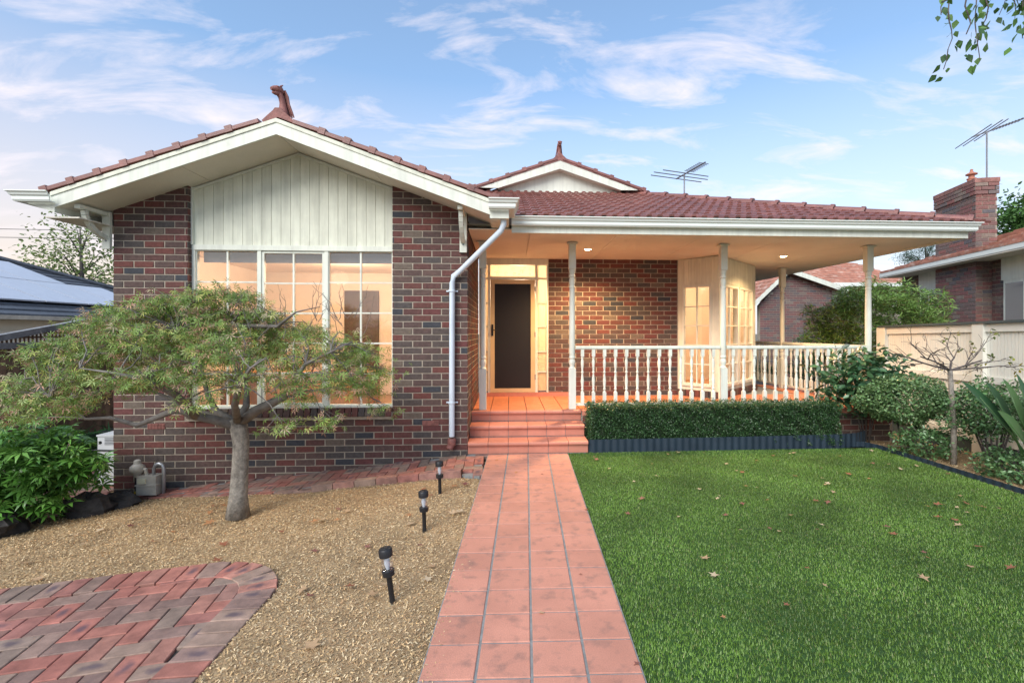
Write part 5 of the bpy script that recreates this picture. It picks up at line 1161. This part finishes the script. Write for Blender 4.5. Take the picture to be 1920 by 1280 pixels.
# gabled rear wing of the neighbour
ng = empty("neighbour_wing", (10.5, 17, -.1), "far brick gable wing with orange tiled roof behind the feathery bush", "house")
Yg = 17.0; xa, xb, xp = on_y(1425, 600, Yg).x, on_y(1560, 600, Yg).x, on_y(1472, 600, Yg).x; zp = on_y(1472, 512, Yg).z; za = on_y(1425, 570, Yg).z; zb2 = on_y(1560, 540, Yg).z
MB().extrude([(xa,Yg+.01,-.1),(xb,Yg+.01,-.1),(xb,Yg+.01,zb2-.05),(xp,Yg+.01,zp-.08),(xa,Yg+.01,za-.05)], (0, .2, 0)).build("gable_wall", MORTAR, ng)
M = wall_frame((xa, Yg), (1, 0)); gt = lambda s: float(np.interp(xa+s, [xa, xp, xb], [za, zp, zb2]))-.12; mb = MB()
for (p, q, zc) in bricks(M, xb-xa, -.1, zp, [], gt): c = BRICKPAL[choose()]; mb.cur = tuple(v*1.1 + o_ for v, o_ in zip(c, (.05,.04,.042))); mb.cbox(M @ Matrix.Translation(((p+q)/2, 0, zc)), -(q-p-JT)/2, (q-p-JT)/2, -.0, .03, -(BH-JT)/2, (BH-JT)/2, .003)
tag(mb.build("brickwork", BRICK, ng), kind="stuff")
for (x0, z0, x1, z1) in ((xa-.5, za-.22, xp, zp), (xp, zp, xb+.5, zb2-.22)): MB().extrude([(x0,Yg-.3,z0-.02),(x1,Yg-.3,z1-.02),(x1,Yg-.3,z1+.15),(x0,Yg-.3,z0+.15)], (0,.04,0)).build("barge_board", CREAM, ng)
b = MB(); roof_courses(b, (xb+.5,Yg-.3,zb2-.1), (xb+.5,26,zb2-.1), (xp,Yg-.3,zp+.15), (xp,26,zp+.15), 9, .04); roof_courses(b, (xa-.5,26,za-.1), (xa-.5,Yg-.3,za-.1), (xp,26,zp+.15), (xp,Yg-.3,zp+.15), 9, .04)
x2 = on_y(1700, 600, 17.6).x; roof_courses(b, (xb-.2,17.0,3.35), (x2,17.0,3.35), (xb-1.0,20.5,4.6), (x2,20.5,4.6), 11, .04); b.build("roof", NROOF, ng)
MB().box(xb, x2, 17.6, 18, -.1, 3.3).build("wall", MORTAR, ng); MB().box(xb+.0, x2, 16.9, 17.02, 3.22, 3.35).build("gutter", GUTTER, ng); MB().box(xb+.1, x2, 17.55, 17.6, 2.5, 3.3).build("cladding", BOARDM, ng)
# ================================================================ FAR TREES, WIRES
def far_tree(px, py0, py1, Y, w, pal, label, n=5000, leaf=.16, airy=.9, tmpl=LEAF):
    t0, t1 = on_y(px, py0, Y), on_y(px, py1, Y); rz = (t0.z - t1.z)/2; c = ((t0.x), Y, (t0.z+t1.z)/2); root = empty("tree", (t0.x, Y, -.7), label, "tree"); rg = np.random.default_rng(int(px))
    tr = MB(); top = Vector((t0.x, Y, t0.z-.3)); tr.tube([(t0.x, Y, -.8), (t0.x+.1, Y, c[2]-rz*.6), top], [.16,.11,.02], 8)
    nodes = []
    for k in range(26):
        v = rg.normal(size=3); v /= np.linalg.norm(v); r_ = rg.uniform(.45, .95); e = Vector((c[0]+v[0]*w*r_, Y+v[1]*w*r_, c[2]+v[2]*rz*r_)); s = Vector((t0.x+.05, Y, max(c[2]-rz, e.z-rz*.7))); tr.tube([s, s.lerp(e,.6)+Vector((0,0,.15)), e], [.04,.022,.008], 5); nodes.append(e)
    tr.build("trunk", TWIG, root, smooth=True); P_ = np.array([[e.x, e.y, e.z] for e in nodes]); P_ = P_[rg.integers(0, len(nodes), n)] + rg.normal(size=(n, 3))*np.array([w, w, rz])*.21*airy
    V, Fc, col = scatter(P_, *tmpl, leaf, None, pal, .4); setp(link_mesh("crown", np_mesh("crown", V, Fc, LEAFM, col), None), root)
far_tree(150, 415, 560, 25, 1.9, [(.20,.27,.09),(.15,.23,.07),(.26,.30,.10)], "airy pale green birch rising behind the solar-panelled roof", n=2600, leaf=.17, airy=1.4)
far_tree(1925, 360, 500, 20, 1.7, [(.07,.16,.04),(.10,.21,.05),(.05,.11,.03)], "leafy green tree behind the brick chimney", n=5000, leaf=.17)
far_tree(1735, 452, 520, 30, 1.6, [(.03,.07,.035),(.04,.09,.04)], "dark conifer showing above the orange roof", n=3500, leaf=.2, tmpl=NEEDLE)
for dz in (0, .55):
    o = MB().tube([(-60, 32, 8.1+dz), (-38, 34, 7.75+dz), (-16, 36, 8.0+dz), (10, 38, 8.7+dz)], .02, 5).build("power_line", BLACKP); tag(o, "overhead power line crossing behind the solar roof, " + ("upper wire" if dz else "lower wire"), "wire")
